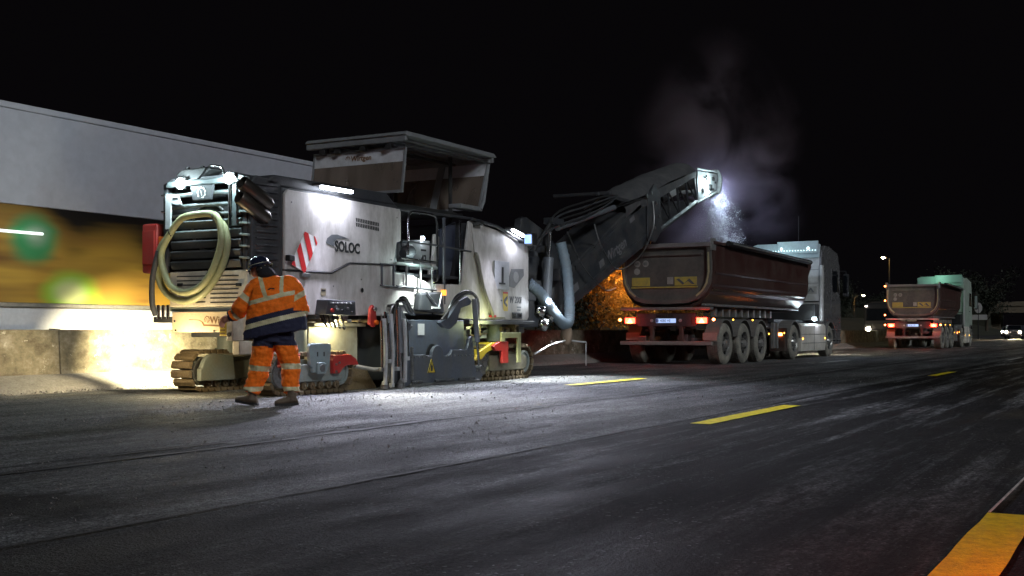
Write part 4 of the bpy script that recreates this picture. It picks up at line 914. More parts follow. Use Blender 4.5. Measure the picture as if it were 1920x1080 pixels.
MB().box(28.32, 28.38, 10.3, 10.38, 4.66, 4.80).build('head_lamp', LEDC, mm, bevel=.01)
lamp('POINT', mm, (28.95, 10.30, 4.72), 40, (.72, .95, 1), 'head_light', radius=.05)
lamp('SPOT', mm, (30.22, 10.35, 4.95), 620, (.60, .74, 1), 'head_light', aim=(32.2, 11.2, 3.9), size=2.3, blend=1, radius=.12)
# rams, hoses and cables on the conveyor
ram((19.75, 10.42, 1.3), (19.95, 10.42, 2.95), .6, .10); ram((20.2, 10.4, 2.9), (24.8, 10.45, 4.0), .6, .06)
MB().box(19.8, 20.3, 10.3, 10.5, 2.95, 3.07).build('ram_bracket', CONV, mm, bevel=.01)
MB().prism([(19.0, 2.6), (19.1, 3.0), (19.3, 3.05), (20.4, 2.75), (20.3, 2.5)], 10.6, 10.75).build('slew_arm', CONV, mm, bevel=.02)
for k in range(4): MB().tube(catmull([(19.0+.1*k, 10.4, 2.4), (20.0, 10.35, 2.9+.08*k), (21.2, 10.3, 3.2+.1*k), (22.6, 10.4, 3.6+.06*k), (23.2, 10.45, 3.85)], 6), .02, 6).build('hydraulic_hose', BLACK if k % 2 else CONV, mm, smooth=True)
MB().tube(catmull([(21.8, 10.35, 3.1), (22.1, 10.3, 2.6), (22.9, 10.3, 2.2), (24.2, 10.32, 2.6), (25.0, 10.35, 3.3), (25.1, 10.4, 3.9)], 8), .015, 6).build('cable', STEEL, mm, smooth=True)
MB().tube(catmull([(20.6, 10.38, 2.85), (21.2, 10.33, 2.2), (22.2, 10.32, 1.75), (22.9, 10.36, 1.8)], 8), .015, 6).build('cable', STEEL, mm, smooth=True)
for k in range(9):
    x = R.uniform(19.0, 21.2); z = R.uniform(1.2, 2.7); MB().box(x, x+R.uniform(.1, .4), 10.5, 10.7, z, z+R.uniform(.1, .35)).build('conveyor_fitting', R.choice((CONV, DGREY, CONV)), mm, bevel=.02)
# dust extraction duct
b = MB(); pth = catmull([(18.75, 10.25, 1.75), (18.95, 10.1, 1.55), (19.25, 9.98, 1.20), (19.62, 9.95, 1.0), (19.92, 10.0, 1.1), (20.12, 10.1, 1.5), (20.2, 10.2, 2.1), (20.15, 10.3, 2.6)], 10)
b.tube(pth, [.105+.006*math.cos(i*1.57*2) for i in range(len(pth))], 14); b.build('extraction_duct', HOSEB, mm, smooth=True)
for c_ in ((18.95, 10.1, 1.22, .13), (19.25, 10.05, 1.15, .11), (18.9, 10.0, .98, .12)):
    MB().lathe(c_[:3], (.6, -.7, -.2), [(-.1, c_[3]*.7), (-.05, c_[3]), (.04, c_[3]), (.06, c_[3]*.8), (.02, c_[3]*.7), (.02, 0)], 20).build('duct_coupling', CHROME, mm, smooth=True)
MB().lathe((19.75, 9.97, .92), (0, 0, -1), [(0, .10), (.12, .12), (.26, .10), (.32, .05), (.33, 0)], 14).build('duct_sock', mat('sock_tan', (.25, .18, .13), .9), mm, smooth=True)
MB().cyl((19.0, 9.98, 1.42), (19.0, 9.93, 1.42), .045, n=14).build('front_lamp', LEDW, mm)
lamp('POINT', mm, (19.3, 9.75, 1.4), 14, (.85, .93, 1), 'front_light', radius=.05)
lamp('SPOT', mm, (19.05, 9.8, 1.45), 700, (.9, .95, 1), 'front_light', aim=(18.9, 9.3, 0), size=1.9, blend=.9, radius=.05)
# ground lights along the side
lamp('SPOT', mm, (12.9, 9.98, 2.84), 1700, (.80, .80, 1.0), 'side_flood', aim=(11.9, 7.9, 0), size=1.85, blend=1, radius=.08)
lamp('SPOT', mm, (17.9, 9.98, 2.6), 1700, (.80, .82, 1.0), 'side_flood', aim=(15.8, 7.6, 0), size=1.85, blend=1, radius=.08)
lamp('SPOT', mm, (13.3, 9.9, 1.05), 700, (1, 1, .88), 'side_spot', aim=(12.7, 8.3, 0), size=1.25, blend=.9, radius=.05)
lamp('SPOT', mm, (16.7, 9.8, 1.3), 600, (.95, 1, .9), 'side_spot', aim=(17.8, 9.3, 0), size=1.2, blend=.9, radius=.05)
# warm lamps under the rear
b = MB(); b.box(12.26, 12.38, 12.17, 12.29, 1.02, 1.12); bl = b.build('barrier_lamp', BLACK, mm, bevel=.01)
MB().box(12.27, 12.37, 12.292, 12.30, 1.03, 1.11).build('lamp_lens', glow('warm_lens', (1, .9, .6), 60), bl)
lamp('SPOT', mm, (12.3, 12.45, 1.05), 2100, (1, .86, .52), 'barrier_light', aim=(12.9, 14.0, .25), size=1.6, blend=1, radius=.05)
lamp('SPOT', mm, (12.25, 12.5, 1.0), 420, (1, .80, .45), 'barrier_light', aim=(9.6, 13.9, .05), size=1.2, blend=1, radius=.06)
MB().box(12.9, 13.1, 10.32, 10.36, 1.0, 1.04).build('chamber_lamp', glow('warm_lens', (1, .9, .6), 60), mm)
lamp('POINT', mm, (13.0, 10.22, .95), 34, (1, .90, .52), 'chamber_light', radius=.04)
lamp('POINT', mm, (10.98, 11.30, .60), 60, (1, .78, .42), 'undercarriage_light', radius=.05)
lamp('POINT', mm, (16.95, 9.95, 1.0), 9, (.9, 1, .45), 'undercarriage_light', radius=.04)

# ------------------------------------------------------------------ worker
def remesh(mb, voxel, smooth=2, fold=0.0, fs=8.0, seed=0):
    me = bpy.data.meshes.new('tmp'); me.from_pydata(mb.v, [], mb.f); me.update()
    o = bpy.data.objects.new('tmp', me); COL.objects.link(o)
    r = o.modifiers.new('r', 'REMESH'); r.mode = 'VOXEL'; r.voxel_size = voxel
    s = o.modifiers.new('s', 'SMOOTH'); s.iterations = smooth; s.factor = .5
    dg = bpy.context.evaluated_depsgraph_get(); out = bpy.data.meshes.new_from_object(o.evaluated_get(dg))
    bpy.data.objects.remove(o); bpy.data.meshes.remove(me)
    if fold:
        ns = [v.normal.copy() for v in out.vertices]
        for v, n in zip(out.vertices, ns):
            p = v.co
            d = noise.noise(Vector((p.x*fs+seed, p.y*fs, p.z*fs*1.7)))*.7+noise.noise(Vector((p.x*fs*2.3, p.y*fs*2.3+seed, p.z*fs*3.6)))*.4
            v.co = p+n*d*fold
        out.update()
    return out
def ell(mb, rings, n=28, power=2.0):
    """rings: (x,y,z,hw,hd,tilt)"""
    vs = []
    for (x, y, z, hw, hd, t) in rings:
        for i in range(n):
            a = 2*PI*i/n; ca, sa = math.cos(a), math.sin(a)
            e = 2/power; cx = math.copysign(abs(ca)**e, ca)*hw; sy = math.copysign(abs(sa)**e, sa)*hd
            vs.append((x+cx, y+sy, z+t*cx))
    fs = []
    for j in range(len(rings)-1):
        for i in range(n): fs.append((j*n+i, j*n+(i+1) % n, (j+1)*n+(i+1) % n, (j+1)*n+i))
    fs += [tuple(range(n-1, -1, -1)), tuple((len(rings)-1)*n+k for k in range(n))]
    mb.add(vs, fs)
def ball(mb, c, r, n=14):
    vs = []; m = n
    for j in range(m+1):
        th = PI*j/m
        for i in range(n*2):
            ph = PI*i/n; vs.append((c[0]+r[0]*math.sin(th)*math.cos(ph), c[1]+r[1]*math.sin(th)*math.sin(ph), c[2]-r[2]*math.cos(th)))
    mb.add(vs, [(j*2*n+i, j*2*n+(i+1) % (2*n), (j+1)*2*n+(i+1) % (2*n), (j+1)*2*n+i) for j in range(m) for i in range(2*n)])
def split_mesh(me, classes, names, mats, parent_first, root):
    """turn faces of one mesh into one object per class; class 0 is the garment, the rest its children"""
    first = None
    for k in range(len(names)):
        idx_all = [p for p, c in zip(me.polygons, classes) if c == k]
        if not idx_all: continue
        groups_ = [idx_all]
        if k == 2:      # every tape is an object of its own
            v2f = {}
            for p in idx_all:
                for v in p.vertices: v2f.setdefault(v, []).append(p)
            seen = set(); groups_ = []
            for p in idx_all:
                if p.index in seen: continue
                st = [p]; seen.add(p.index); g_ = []
                while st:
                    q = st.pop(); g_.append(q)
                    for v in q.vertices:
                        for q2 in v2f[v]:
                            if q2.index not in seen: seen.add(q2.index); st.append(q2)
                if len(g_) > 25: groups_.append(g_)
        for idx in groups_:
            mp = {}; vs = []; fs = []
            for p in idx:
                f = []
                for v in p.vertices:
                    if v not in mp: mp[v] = len(vs); vs.append(tuple(me.vertices[v].co))
                    f.append(mp[v])
                fs.append(f)
            nm = bpy.data.meshes.new(names[k]); nm.from_pydata(vs, [], fs); nm.materials.append(mats[k])
            nm.polygons.foreach_set('use_smooth', [True]*len(nm.polygons)); nm.update()
            o = bpy.data.objects.new(names[k], nm); COL.objects.link(o)
            if first is None: first = o; o.parent = root
            else: o.parent = first
    return first
def cloth(name, col, rough=.8):
    m = mat(name, col, rough, dirt=.28, dirtcol=tuple(c*.45 for c in col), dscale=5, var=.12, bump=.9, bscale=13); return m
ORANGE = cloth('hi_vis_orange', (1.0, .19, .004)); ORANGE2 = ORANGE
NAVY = cloth('navy_cloth', (.018, .02, .05)); TAPE = mat('reflective_tape', (.66, .60, .36), .4, dirt=.4, dirtcol=(.4, .33, .18), dscale=12, bump=.1)
SKIN = mat('skin', (.45, .22, .14), .5, bump=.1); BOOT = mat('boot_leather', (.10, .07, .045), .65, dirt=.7, dirtcol=(.22, .18, .13), dscale=14, bump=.2)
wk = thing('person', (10.237, 9.055, 0), 'worker in orange and navy hi-vis suit and dark hard hat, bending beside the machine', 'person', origin=(0, 0, 0))
wk.rotation_euler = (0, 0, math.atan2(-.8704, .4924))
J = dict(pel=(.07, 0, .88), neck=(-.01, .07, 1.49), head=(-.125, .12, 1.605), shl=(-.13, .03, 1.39), ell=(-.315, .02, 1.15), wrl=(-.47, .13, 1.04),
         shr=(.26, .0, 1.40), elr=(.385, .05, 1.15), wrr=(.33, .28, 1.06), hl=(-.02, 0, .84), knl=(-.10, .04, .45), anl=(-.20, .0, .10), hr=(.16, 0, .84), knr=(.25, .06, .45), anr=(.275, .0, .10))
b = MB()
def limb(mb, names, rad, k=5):
    P = catmull([J[n] if isinstance(n, str) else n for n in names], k); m = len(P)-1
    rr = []
    for i in range(m+1):
        t = i/m*(len(rad)-1); j = min(int(t), len(rad)-2); rr.append(rad[j]+(rad[j+1]-rad[j])*(t-j))
    mb.tube(P, rr, 16)
ball(b, J['head'], (.082, .092, .115)); ball(b, (-.175, .12, 1.56), (.052, .07, .065))
ball(b, (-.205, .185, 1.585), (.018, .018, .024), 8)           # nose
ball(b, (-.07, .045, 1.595), (.014, .03, .034), 8); ball(b, (-.155, .20, 1.60), (.03, .014, .034), 8)  # ears side
ball(b, (-.195, .16, 1.545), (.018, .02, .012), 8)
limb(b, ['neck', (-.07, .09, 1.55), 'head'], [.062, .055, .06])
limb(b, ['pel', (.06, 0, 1.15), (.06, .02, 1.35), 'neck'], [.14, .14, .14, .07])
for s_ in 'lr':
    limb(b, ['sh'+s_, 'el'+s_, 'wr'+s_], [.055, .045, .03]); limb(b, ['h'+s_, 'kn'+s_, 'an'+s_], [.08, .06, .045])
b.tube([J['shl'], J['neck'], J['shr']], .06, 10)
def hand(mb, w, d, up_, side):
    w = Vector(w); d = Vector(d).normalized(); u = Vector(up_); u = (u-d*u.dot(d)).normalized(); s2 = d.cross(u)
    mb.tube([w-d*.03, w+d*.02, w+d*.06, w+d*.095], [.028, .034, .04, .034], 12)
    for k, L_ in enumerate((.072, .082, .076, .06)):
        o = (k-1.5)*.021; p0 = w+d*.085+s2*o; p1 = p0+d*L_*.5-u*.012; p2 = p1+d*L_*.32-u*.028; p3 = p2+d*L_*.12-u*.022
        mb.tube([p0, p1, p2, p3], [.0105, .010, .009, .0075], 8)
    t0 = w+d*.03+s2*(-.035)*side; mb.tube([t0, t0+d*.03+s2*(-.025)*side-u*.01, t0+d*.06+s2*(-.030)*side-u*.025], [.014, .012, .009], 8)
hand(b, J['wrl'], (-.8, .25, -.5), (0, .6, 1), 1); hand(b, J['wrr'], (-.5, .7, -.2), (0, -.3, 1), -1)
me = remesh(b, .006, 1); me.materials.append(SKIN); me.polygons.foreach_set('use_smooth', [True]*len(me.polygons)); me.name = 'body'
o = bpy.data.objects.new('body', me); COL.objects.link(o); o.parent = wk
# jacket
b = MB()
ell(b, [(.09, .0, .83, .36, .22, .17), (.09, 0, .93, .355, .22, .16), (.085, 0, 1.08, .325, .21, .14), (.075, .0, 1.22, .295, .195, .10), (.07, .01, 1.34, .265, .175, .05), (.065, .03, 1.42, .22, .14, .03), (.04, .045, 1.475, .15, .11, .03), (.0, .06, 1.52, .075, .08, .0)], power=2.5)
limb(b, [(-.05, .03, 1.41), 'shl', (-.21, .025, 1.27), 'ell', (-.36, .085, 1.08), 'wrl'], [.09, .105, .10, .095, .08, .062])
limb(b, [(.15, .03, 1.42), 'shr', (.335, .02, 1.28), 'elr', (.37, .15, 1.10), 'wrr'], [.09, .105, .095, .085, .08, .06])
me = remesh(b, .0056, 5, .024, 6.5, 3)
def seg_t(p, a, c):
    a = Vector(a); c = Vector(c); d = c-a; t = (p-a).dot(d)/d.length_squared; return t, (p-(a+d*max(0, min(1, t)))).length
cls = []
for p in me.polygons:
    c = p.center; u, w, z = c
    t1, d1 = seg_t(c, J['shl'], J['ell']); t2, d2 = seg_t(c, J['ell'], J['wrl']); t3, d3 = seg_t(c, J['shr'], J['elr']); t4, d4 = seg_t(c, J['elr'], J['wrr'])
    torso = abs(u-.06) < (.27 if z > 1.1 else .4) and not (d2 < .10) and not (d1 < .11 and t1 > .45)
    k = 0
    if not torso or d4 < .09 and w > .1:
        if u < 0.06:
            if d2 < d1:
                if t2 > .80: k = 1
                elif .42 < t2 < .64: k = 2
            elif .50 < t1 < .72: k = 2
        else:
            if d4 < d3:
                if t4 > .8: k = 1
                elif .4 < t4 < .6: k = 2
            elif .42 < t3 < .64: k = 2
    else:
        q = (u+.27)/.68
        zb1 = .865+.17*q; zn = .985+.17*q; zu = 1.185+.10*(u+.085)/.41
        if zb1 < z < zb1+.058: k = 2
        elif z < zn: k = 1
        elif zu < z < zu+.052: k = 2
        elif z >= zu and w < .08 and abs(u-(.045-.42*(z-1.22))+.015) < .027: k = 2
        elif z >= zu and w < .08 and abs(u-(.20-.1*(z-1.22))) < .022: k = 2
        elif w > .08 and z >= zu and abs(u+.02) < .025: k = 2
    cls.append(k)
jk = split_mesh(me, cls, ['jacket', 'navy_panel', 'reflective_tape'], [ORANGE, NAVY, TAPE], None, wk)
b = MB(); b.prism([(.03, 1.345), (.06, 1.36), (.10, 1.36), (.12, 1.35), (.10, 1.345), (.07, 1.35), (.05, 1.335), (.10, 1.33), (.10, 1.325), (.04, 1.325)], -.166, -.160); b.build('back_print', PRINTK, jk)
# trousers
b = MB()
ell(b, [(.07, 0, .74, .17, .14, 0), (.07, 0, .88, .175, .15, 0), (.07, 0, .98, .17, .14, 0)])
limb(b, ['hl', (-.06, .03, .64), 'knl', (-.15, .035, .28), (-.195, .01, .15)], [.135, .13, .118, .108, .096])
limb(b, ['hr', (.21, .04, .64), 'knr', (.262, .04, .28), (.275, .01, .15)], [.135, .125, .112, .102, .092])
me = remesh(b, .0056, 5, .026, 8, 11)
cls = []
for p in me.polygons:
    u, w, z = p.center; left = u < .07
    k = 0
    if z > (.69 if u < .02 else .67 if left else .70): k = 1
    elif left and .40 < z+.1*(u+.1) < .465: k = 2
    elif not left and .425 < z < .49: k = 2
    elif .165 < z < .22: k = 2
    cls.append(k)
split_mesh(me, cls, ['trousers', 'navy_panel', 'reflective_tape'], [ORANGE, NAVY, TAPE], None, wk)
# boots
def boot(a, d, nm='boot', lift=0.0):
    a = Vector(a); d = Vector(d).normalized(); s2 = Vector((-d.y, d.x, 0)); b = MB()
    rings = [(-.075, .035, .05), (-.06, .042, .085), (0, .045, .11), (.06, .046, .085), (.12, .05, .065), (.17, .046, .055), (.195, .03, .04)]
    vs = []; n = 14
    for k, (x, hw, h) in enumerate(rings):
        for i in range(n):
            t = 2*PI*i/n; yy = math.cos(t)*hw; zz = h/2+math.sin(t)*h/2
            vs.append(tuple(Vector((a.x, a.y, 0))+d*x+s2*yy+Vector((0, 0, zz+.02+lift*max(0, x)))))
    b.add(vs, [(j*n+i, j*n+(i+1) % n, (j+1)*n+(i+1) % n, (j+1)*n+i) for j in range(len(rings)-1) for i in range(n)]+[tuple(range(n-1, -1, -1)), tuple((len(rings)-1)*n+i for i in range(n))])
    b.tube([(a.x, a.y, .06), (a.x+.01, a.y+.01, .13), (a.x+.015, a.y+.01, .19)], [.058, .056, .058], 16)
    o = b.build(nm, BOOT, wk, smooth=True)
    q = MB(); pts = [(-.085, .03), (-.05, .045), (.06, .045), (.13, .053), (.185, .04), (.205, .0), (.185, -.04), (.13, -.053), (.06, -.045), (-.05, -.045), (-.085, -.03)]
    base = Vector((a.x, a.y, 0)); P = [base+d*x+s2*y for x, y in pts]; n = len(P)
    q.add([(p.x, p.y, .004+lift*max(0, pts[i][0])) for i, p in enumerate(P)]+[(p.x, p.y, .03+lift*max(0, pts[i][0])) for i, p in enumerate(P)], [tuple(range(n))[::-1], tuple(range(n, 2*n))]+[(i, (i+1) % n, (i+1) % n+n, i+n) for i in range(n)])
    q.build('boot_sole', BLACK, o)
boot((-.19, .0), (-.97, .2, 0), lift=.18); boot((.27, 0), (-.75, -.55, 0))
# hard hat, dark scarf
HAT = mat('dark_helmet', (.012, .016, .035), .22, coat=.6, bump=.0)
b = MB(); c0 = Vector((-.125, .12, 1.625)); ax = Vector((-.28, .05, 1)).normalized()
b.lathe(c0, ax, [(-.02, .155), (-.012, .16), (.0, .135), (.03, .128), (.07, .112), (.10, .082), (.118, .045), (.125, 0)], 28); hh = b.build('hard_hat', HAT, wk, smooth=True)
MB().tube([tuple(c0+ax*(.018)+Vector((.135*math.cos(t*PI/12), .135*math.sin(t*PI/12), 0))-ax*ax.dot(Vector((.135*math.cos(t*PI/12), .135*math.sin(t*PI/12), 0)))) for t in range(24)], .004, 5, closed=True).build('hat_band', TAPE, hh)
MB().tube([tuple(c0+ax*.06+Vector((.07, -.085, 0))), tuple(c0+ax*.0+Vector((.09, -.11, 0))), tuple(c0-ax*.03+Vector((.04, -.14, 0)))], .009, 6).build('hat_strap', TAPE, hh)
b = MB(); ball(b, (-.02, .04, 1.53), (.10, .10, .075)); ball(b, (-.068, .06, 1.585), (.085, .085, .07)); limb(b, [(-.09, .08, 1.56), (.0, .05, 1.51), (.07, .03, 1.47)], [.08, .085, .06])
me = remesh(b, .008, 2, .008, 14, 5); me.materials.append(mat('dark_scarf', (.012, .012, .016), .9, bump=.4)); me.polygons.foreach_set('use_smooth', [True]*len(me.polygons)); me.name = 'scarf'
o = bpy.data.objects.new('scarf', me); COL.objects.link(o); o.parent = wk

# ------------------------------------------------------------------ tipper lorries
TREADP = None
def wheel(root, x, y, r, w, out=-1, dual=False, rimm=RIM, m=DUSTY):
    """outer face towards y*out"""
    t = MB(); pr = [(0, r*.60), (-.0, r*.66), (-.012, r*.80), (0, r*.93), (.03, r*.985), (.05, r), (w-.05, r), (w-.03, r*.985), (w, r*.93), (w+.012, r*.8), (w, r*.6)]
    c = Vector((x, y, r)); d = (0, -out, 0)
    t.lathe(c, d, pr, 36)
    for k in range(48):   # tread blocks
        a = 2*PI*k/48; 
        for j, (h0, h1) in enumerate(((.04, .12), (.15, .23), (.26, w-.04))):
            a2 = a+(.5 if j % 2 else 0)*2*PI/48; vs = []
            for aa in (a2-.045, a2+.045):
                for h in (h0, h1):
                    for rr in (r-.004, r+.012): vs.append((x+rr*math.cos(aa), y-out*h, r+rr*math.sin(aa)))
            t.add(vs, [(0, 1, 3, 2), (4, 6, 7, 5), (0, 4, 5, 1), (2, 3, 7, 6), (0, 2, 6, 4), (1, 5, 7, 3)])
    if dual: t.lathe(Vector((x, y-out*(w+.06), r)), d, pr, 32)
    wobj = t.build('wheel', m, root, smooth=True)
    q = MB(); q.lathe(c+Vector((0, -out*.01, 0)), d, [(0, r*.605), (-.01, r*.59), (.01, r*.56), (.07, r*.53), (.09, r*.36), (.05, r*.30), (.02, r*.27), (-.03, r*.17), (-.05, r*.12), (-.055, 0)], 32); ro = q.build('rim', rimm, wobj, smooth=True)
    q = MB()
    for k in range(10):
        a = 2*PI*k/10; q.cyl((x+r*.33*math.cos(a), y-out*.03, r+r*.33*math.sin(a)), (x+r*.33*math.cos(a), y+out*.02, r+r*.33*math.sin(a)), .018, n=6)
    q.build('wheel_nuts', STEEL, ro, kind='stuff')
    q = MB()
    for k in range(8):
        a = 2*PI*(k+.5)/8; q.cyl((x+r*.46*math.cos(a), y-out*.055, r+r*.46*math.sin(a)), (x+r*.46*math.cos(a), y-out*.08, r+r*.46*math.sin(a)), .045, n=10)
    q.build('rim_holes', BLACK, ro, kind='stuff')
    return wobj
def strip_along(pts, w, x0, x1, name, m, par):
    b = MB(); n = len(pts); L_, R_ = [], []
    for i, p in enumerate(pts):
        a = Vector(pts[max(0, i-1)]); c = Vector(pts[min(n-1, i+1)]); d = (c-a).normalized(); nn = Vector((-d.y, d.x))*w/2
        L_.append((p[0]+nn.x, p[1]+nn.y)); R_.append((p[0]-nn.x, p[1]-nn.y))
    vs = [(x, q[0], q[1]) for x in (x0, x1) for q in L_+R_]
    k = 2*n; fs = []
    for i in range(n-1):
        fs += [(i, i+1, n+i+1, n+i), (k+i, k+n+i, k+n+i+1, k+i+1), (i, k+i, k+i+1, i+1), (n+i, n+i+1, k+n+i+1, k+n+i)]
    fs += [(0, n, k+n, k), (n-1, k+n-1, k+2*n-1, 2*n-1)]
    b.add(vs, fs); return b.build(name, m, par)
def build_truck(loc, label, green, LB, taxles, drive, front, cabx, plate, lenX):
    rt = thing('tipper_truck', (0, 0, 0), label, 'truck', 'tipper trucks waiting on the closed lane')
    W = 2.5
    # tub cross-section
    half = [(.02, 3.08), (.0, 2.35), (.03, 2.05), (.14, 1.80), (.33, 1.58), (.60, 1.47), (1.25, 1.44)]
    outer = half+[(W-y, z) for y, z in half[-2::-1]]
    inner = [(y+.06 if y < 1.25 else y-.06, z) if z > 2 else (1.25+(y-1.25)*.95, z+.06) for y, z in outer]
    b = MB(); ring = outer+inner[::-1]
    n = len(outer)
    xa, xb = .06, LB
    vs = [(x, y, z) for x in (xa, xb) for y, z in outer]+[(x, y, z) for x in (xa, xb) for y, z in inner]
    fs = []
    for i in range(n-1):
        fs += [(i, i+1, n+i+1, n+i), (2*n+i, 3*n+i, 3*n+i+1, 2*n+i+1), (i, 2*n+i, 2*n+i+1, i+1), (n+i, n+i+1, 3*n+i+1, 3*n+i)]
    fs += [(0, n, 3*n, 2*n), (n-1, 3*n-1, 4*n-1, 2*n-1)]
    b.add(vs, fs); tub = b.build('tipper_tub', BIN, rt)
    b = MB(); b.prism(outer, xb-.0, xb+.05, 'X'); b.build('front_wall', BIN, tub)
    MB().prism(inner[:], 1.2, xb-.1, 'X') # load
    b = MB(); nx_ = 20; vs = []
    for i in range(nx_+1):
        for j in range(9):
            x = .5+(xb-.8)*i/nx_; y = .12+2.26*j/8
            vs.append((x, y, 2.2+.45*math.sin(PI*j/8)*max(.2, math.sin(PI*min(1, i/nx_)))+R.uniform(-.04, .04)))
    b.add(vs, [(i*9+j, (i+1)*9+j, (i+1)*9+j+1, i*9+j+1) for i in range(nx_) for j in range(8)]); b.build('milled_load', TRACKM, tub, kind='stuff')
    # top rails, crease bars, rolled cover, bottom rail
    b = MB(); b.box(.05, LB+.05, -.03, .07, 3.05, 3.13); b.build('top_rail', BIN, tub, bevel=.012)
    b = MB(); b.box(.05, LB+.05, W-.07, W+.03, 3.05, 3.13); b.build('top_rail', BIN, tub, bevel=.012)
    MB().tube([(.9, -.10, 3.12), (2.5, -.11, 3.10), (LB-.1, -.11, 3.03)], .065, 10).build('rolled_cover', BLACK, tub, smooth=True)
    MB().tube([(1.1, -.17, 3.11), (LB-.3, -.18, 3.03)], .018, 6).build('cover_rod', ALU, tub)
    MB().prism([(-.028, 2.34), (-.005, 2.40), (.02, 2.40), (.02, 2.30), (-.005, 2.30)], .15, LB-.2, 'X').build('side_crease', BIN, tub)
    MB().prism([(.03, 1.93), (.06, 1.98), (.10, 1.95), (.10, 1.88)], .15, LB-.2, 'X').build('side_crease', BIN, tub)
    MB().box(.1, LB-.3, .22, .34, 1.50, 1.56).build('tub_bottom_rail', ALU, tub, bevel=.01)
    MB().prism([(LB+.05, 3.1), (LB+.35, 3.1), (LB+.40, 2.9), (LB+.05, 2.6)], .0, W).build('front_visor', BIN, tub, bevel=.01)
    # tailgate
    tg = MB(); hg = [(.05, 3.05), (.03, 2.35), (.07, 2.05), (.18, 1.85), (.38, 1.66), (.65, 1.56), (1.25, 1.54)]
    og = hg+[(W-y, z) for y, z in hg[-2::-1]]
    tg.prism(og, 0.0, .06, 'X'); tgo = tg.build('tailgate', BING, rt)
    fr = [(.10, 3.0), (.08, 2.35), (.13, 2.08), (.24, 1.88), (.44, 1.70), (.68, 1.62), (1.25, 1.60)]; frf = fr+[(W-y, z) for y, z in fr[-2::-1]]
    strip_along(frf, .10, -.06, -.0, 'tailgate_frame', BING, tgo)
    MB().box(-.08, .03, .04, W-.04, 2.99, 3.10).build('tailgate_top_beam', mat('lit_lilac', (.30, .27, .27), .5, dirt=.6, dirtcol=(.2, .18, .16)), tgo, bevel=.012)  # lilac light on the top beam is put into its colour
    MB().box(-.035, .0, .28, W-.28, 2.78, 2.83).build('tailgate_ridge', BING, tgo, bevel=.01)
    RT = mat('contour_tape', (.55, .50, .28), .5, dirt=.75, dirtcol=(.28, .25, .17), dscale=5)
    for mir in (0, 1):
        pts = [(.10, 2.85), (.09, 2.35), (.14, 2.08), (.25, 1.89), (.42, 1.75)]
        if mir: pts = [(W-y, z) for y, z in pts]
        strip_along(pts, .045, -.066, -.0605, 'contour_tape', RT, tgo)
    for (y, z, r_) in ((2.05, 2.60, .085), (1.82, 2.60, .085), (2.06, 2.40, .085)):
        q = MB(); q.cyl((-.006, y, z), (-.002, y, z), r_, n=24); so_ = q.build('speed_sticker', mat('sticker_white', (.42, .41, .38), .6, dirt=.6, dscale=8), tgo)
        if z > 2.5: text('60' if y > 1.9 else '80', .10, (-.009, y+.062, z-.035), (0, -1, 0), PRINTG, so_, depth=.001, bold=.002)
    YT = mat('dusty_yellow_board', (.60, .50, .10), .6, dirt=.7, dirtcol=(.30, .27, .16), dscale=6)
    for ya, yb in ((1.70, 2.20), (.42, 1.02)):
        q = MB(); q.box(-.014, -.002, ya, yb, 2.02, 2.24); yo = q.build('marker_board', YT, tgo, bevel=.003)
        if ya < 1: MB().prism([(.47, 2.05), (.62, 2.2), (.75, 2.08), (.9, 2.2), (.97, 2.18), (.8, 2.04), (.66, 2.13), (.55, 2.05)], -.017, -.0145, 'X').build('board_scratches', PRINTG, yo)
    MB().box(-.012, -.002, 1.06, 1.22, 2.06, 2.24).build('info_sticker', MATS['sticker_white'], tgo)
    MB().box(-.02, -.002, .40, 2.22, 1.965, 2.0).build('yellow_strip', YT, tgo)
    # hinges and chassis
    for y in (.0, W-.06): MB().box(-.05, .25, y, y+.06, 2.9, 3.2).build('tailgate_hinge', ALU, rt, bevel=.01)
    MB().box(-.12, .1, .02, W-.02, 1.40, 1.47).build('rear_sill', ALU, rt, bevel=.01)
    CH = mat('chassis_red_brown', (.045, .026, .022), .6, dirt=.7, dirtcol=(.13, .11, .09), dscale=4)
    for y in (.75, 1.55): MB().box(.0, cabx+2.2, y, y+.2, .92, 1.22).build('chassis_beam', CH, rt, bevel=.01)
    MB().box(-.02, .06, .45, W-.45, .98, 1.32).build('rear_cross_panel', DGREY, rt, bevel=.01)
    for y in (.08, W-.56):
        q = MB(); q.box(-.03, .05, y, y+.48, 1.04, 1.22); lb = q.build('lamp_board', CH, rt, bevel=.01)
        inn = y+.06 if y < 1 else y+.16
        MB().box(-.05, -.03, inn, inn+.28, 1.06, 1.20).build('tail_lamp', TAILR, lb, bevel=.01)
        MB().prism([(inn+.06, 1.07), (inn+.22, 1.07), (inn+.14, 1.18)], -.055, -.0505, 'X').build('reflector_triangle', TAILH, lb)
        yy = -.03 if y < 1 else W+.03
        MB().cyl((-.04, yy+(.0), 1.15), (-.02, yy, 1.15), .035, n=12).build('outline_lamp', TAILH, lb)
        lamp('POINT', rt, (-.30, y+.24, 1.13), (11 if green else 4.5), (1, .04, .02), 'tail_light', radius=.08)
    q = MB(); q.box(-.035, -.02, .98, 1.52, 1.07, 1.18); po = q.build('number_plate', PLATEG, rt, bevel=.004)
    text(plate, .105, (-.037, 1.48, 1.09), (0, -1, 0), mat('plate_ink', (.02, .03, .12), .5), po, depth=.001, squash=.8)
    MB().box(-.037, -.0355, 1.47, 1.515, 1.075, 1.175).build('plate_band', mat('plate_blue', (.02, .05, .4), .5), po)
    text('MEILLER', .12, (-.022, 1.52, 1.20), (0, -1, 0), PRINTK, rt, depth=.002, bold=.004, squash=1.1)
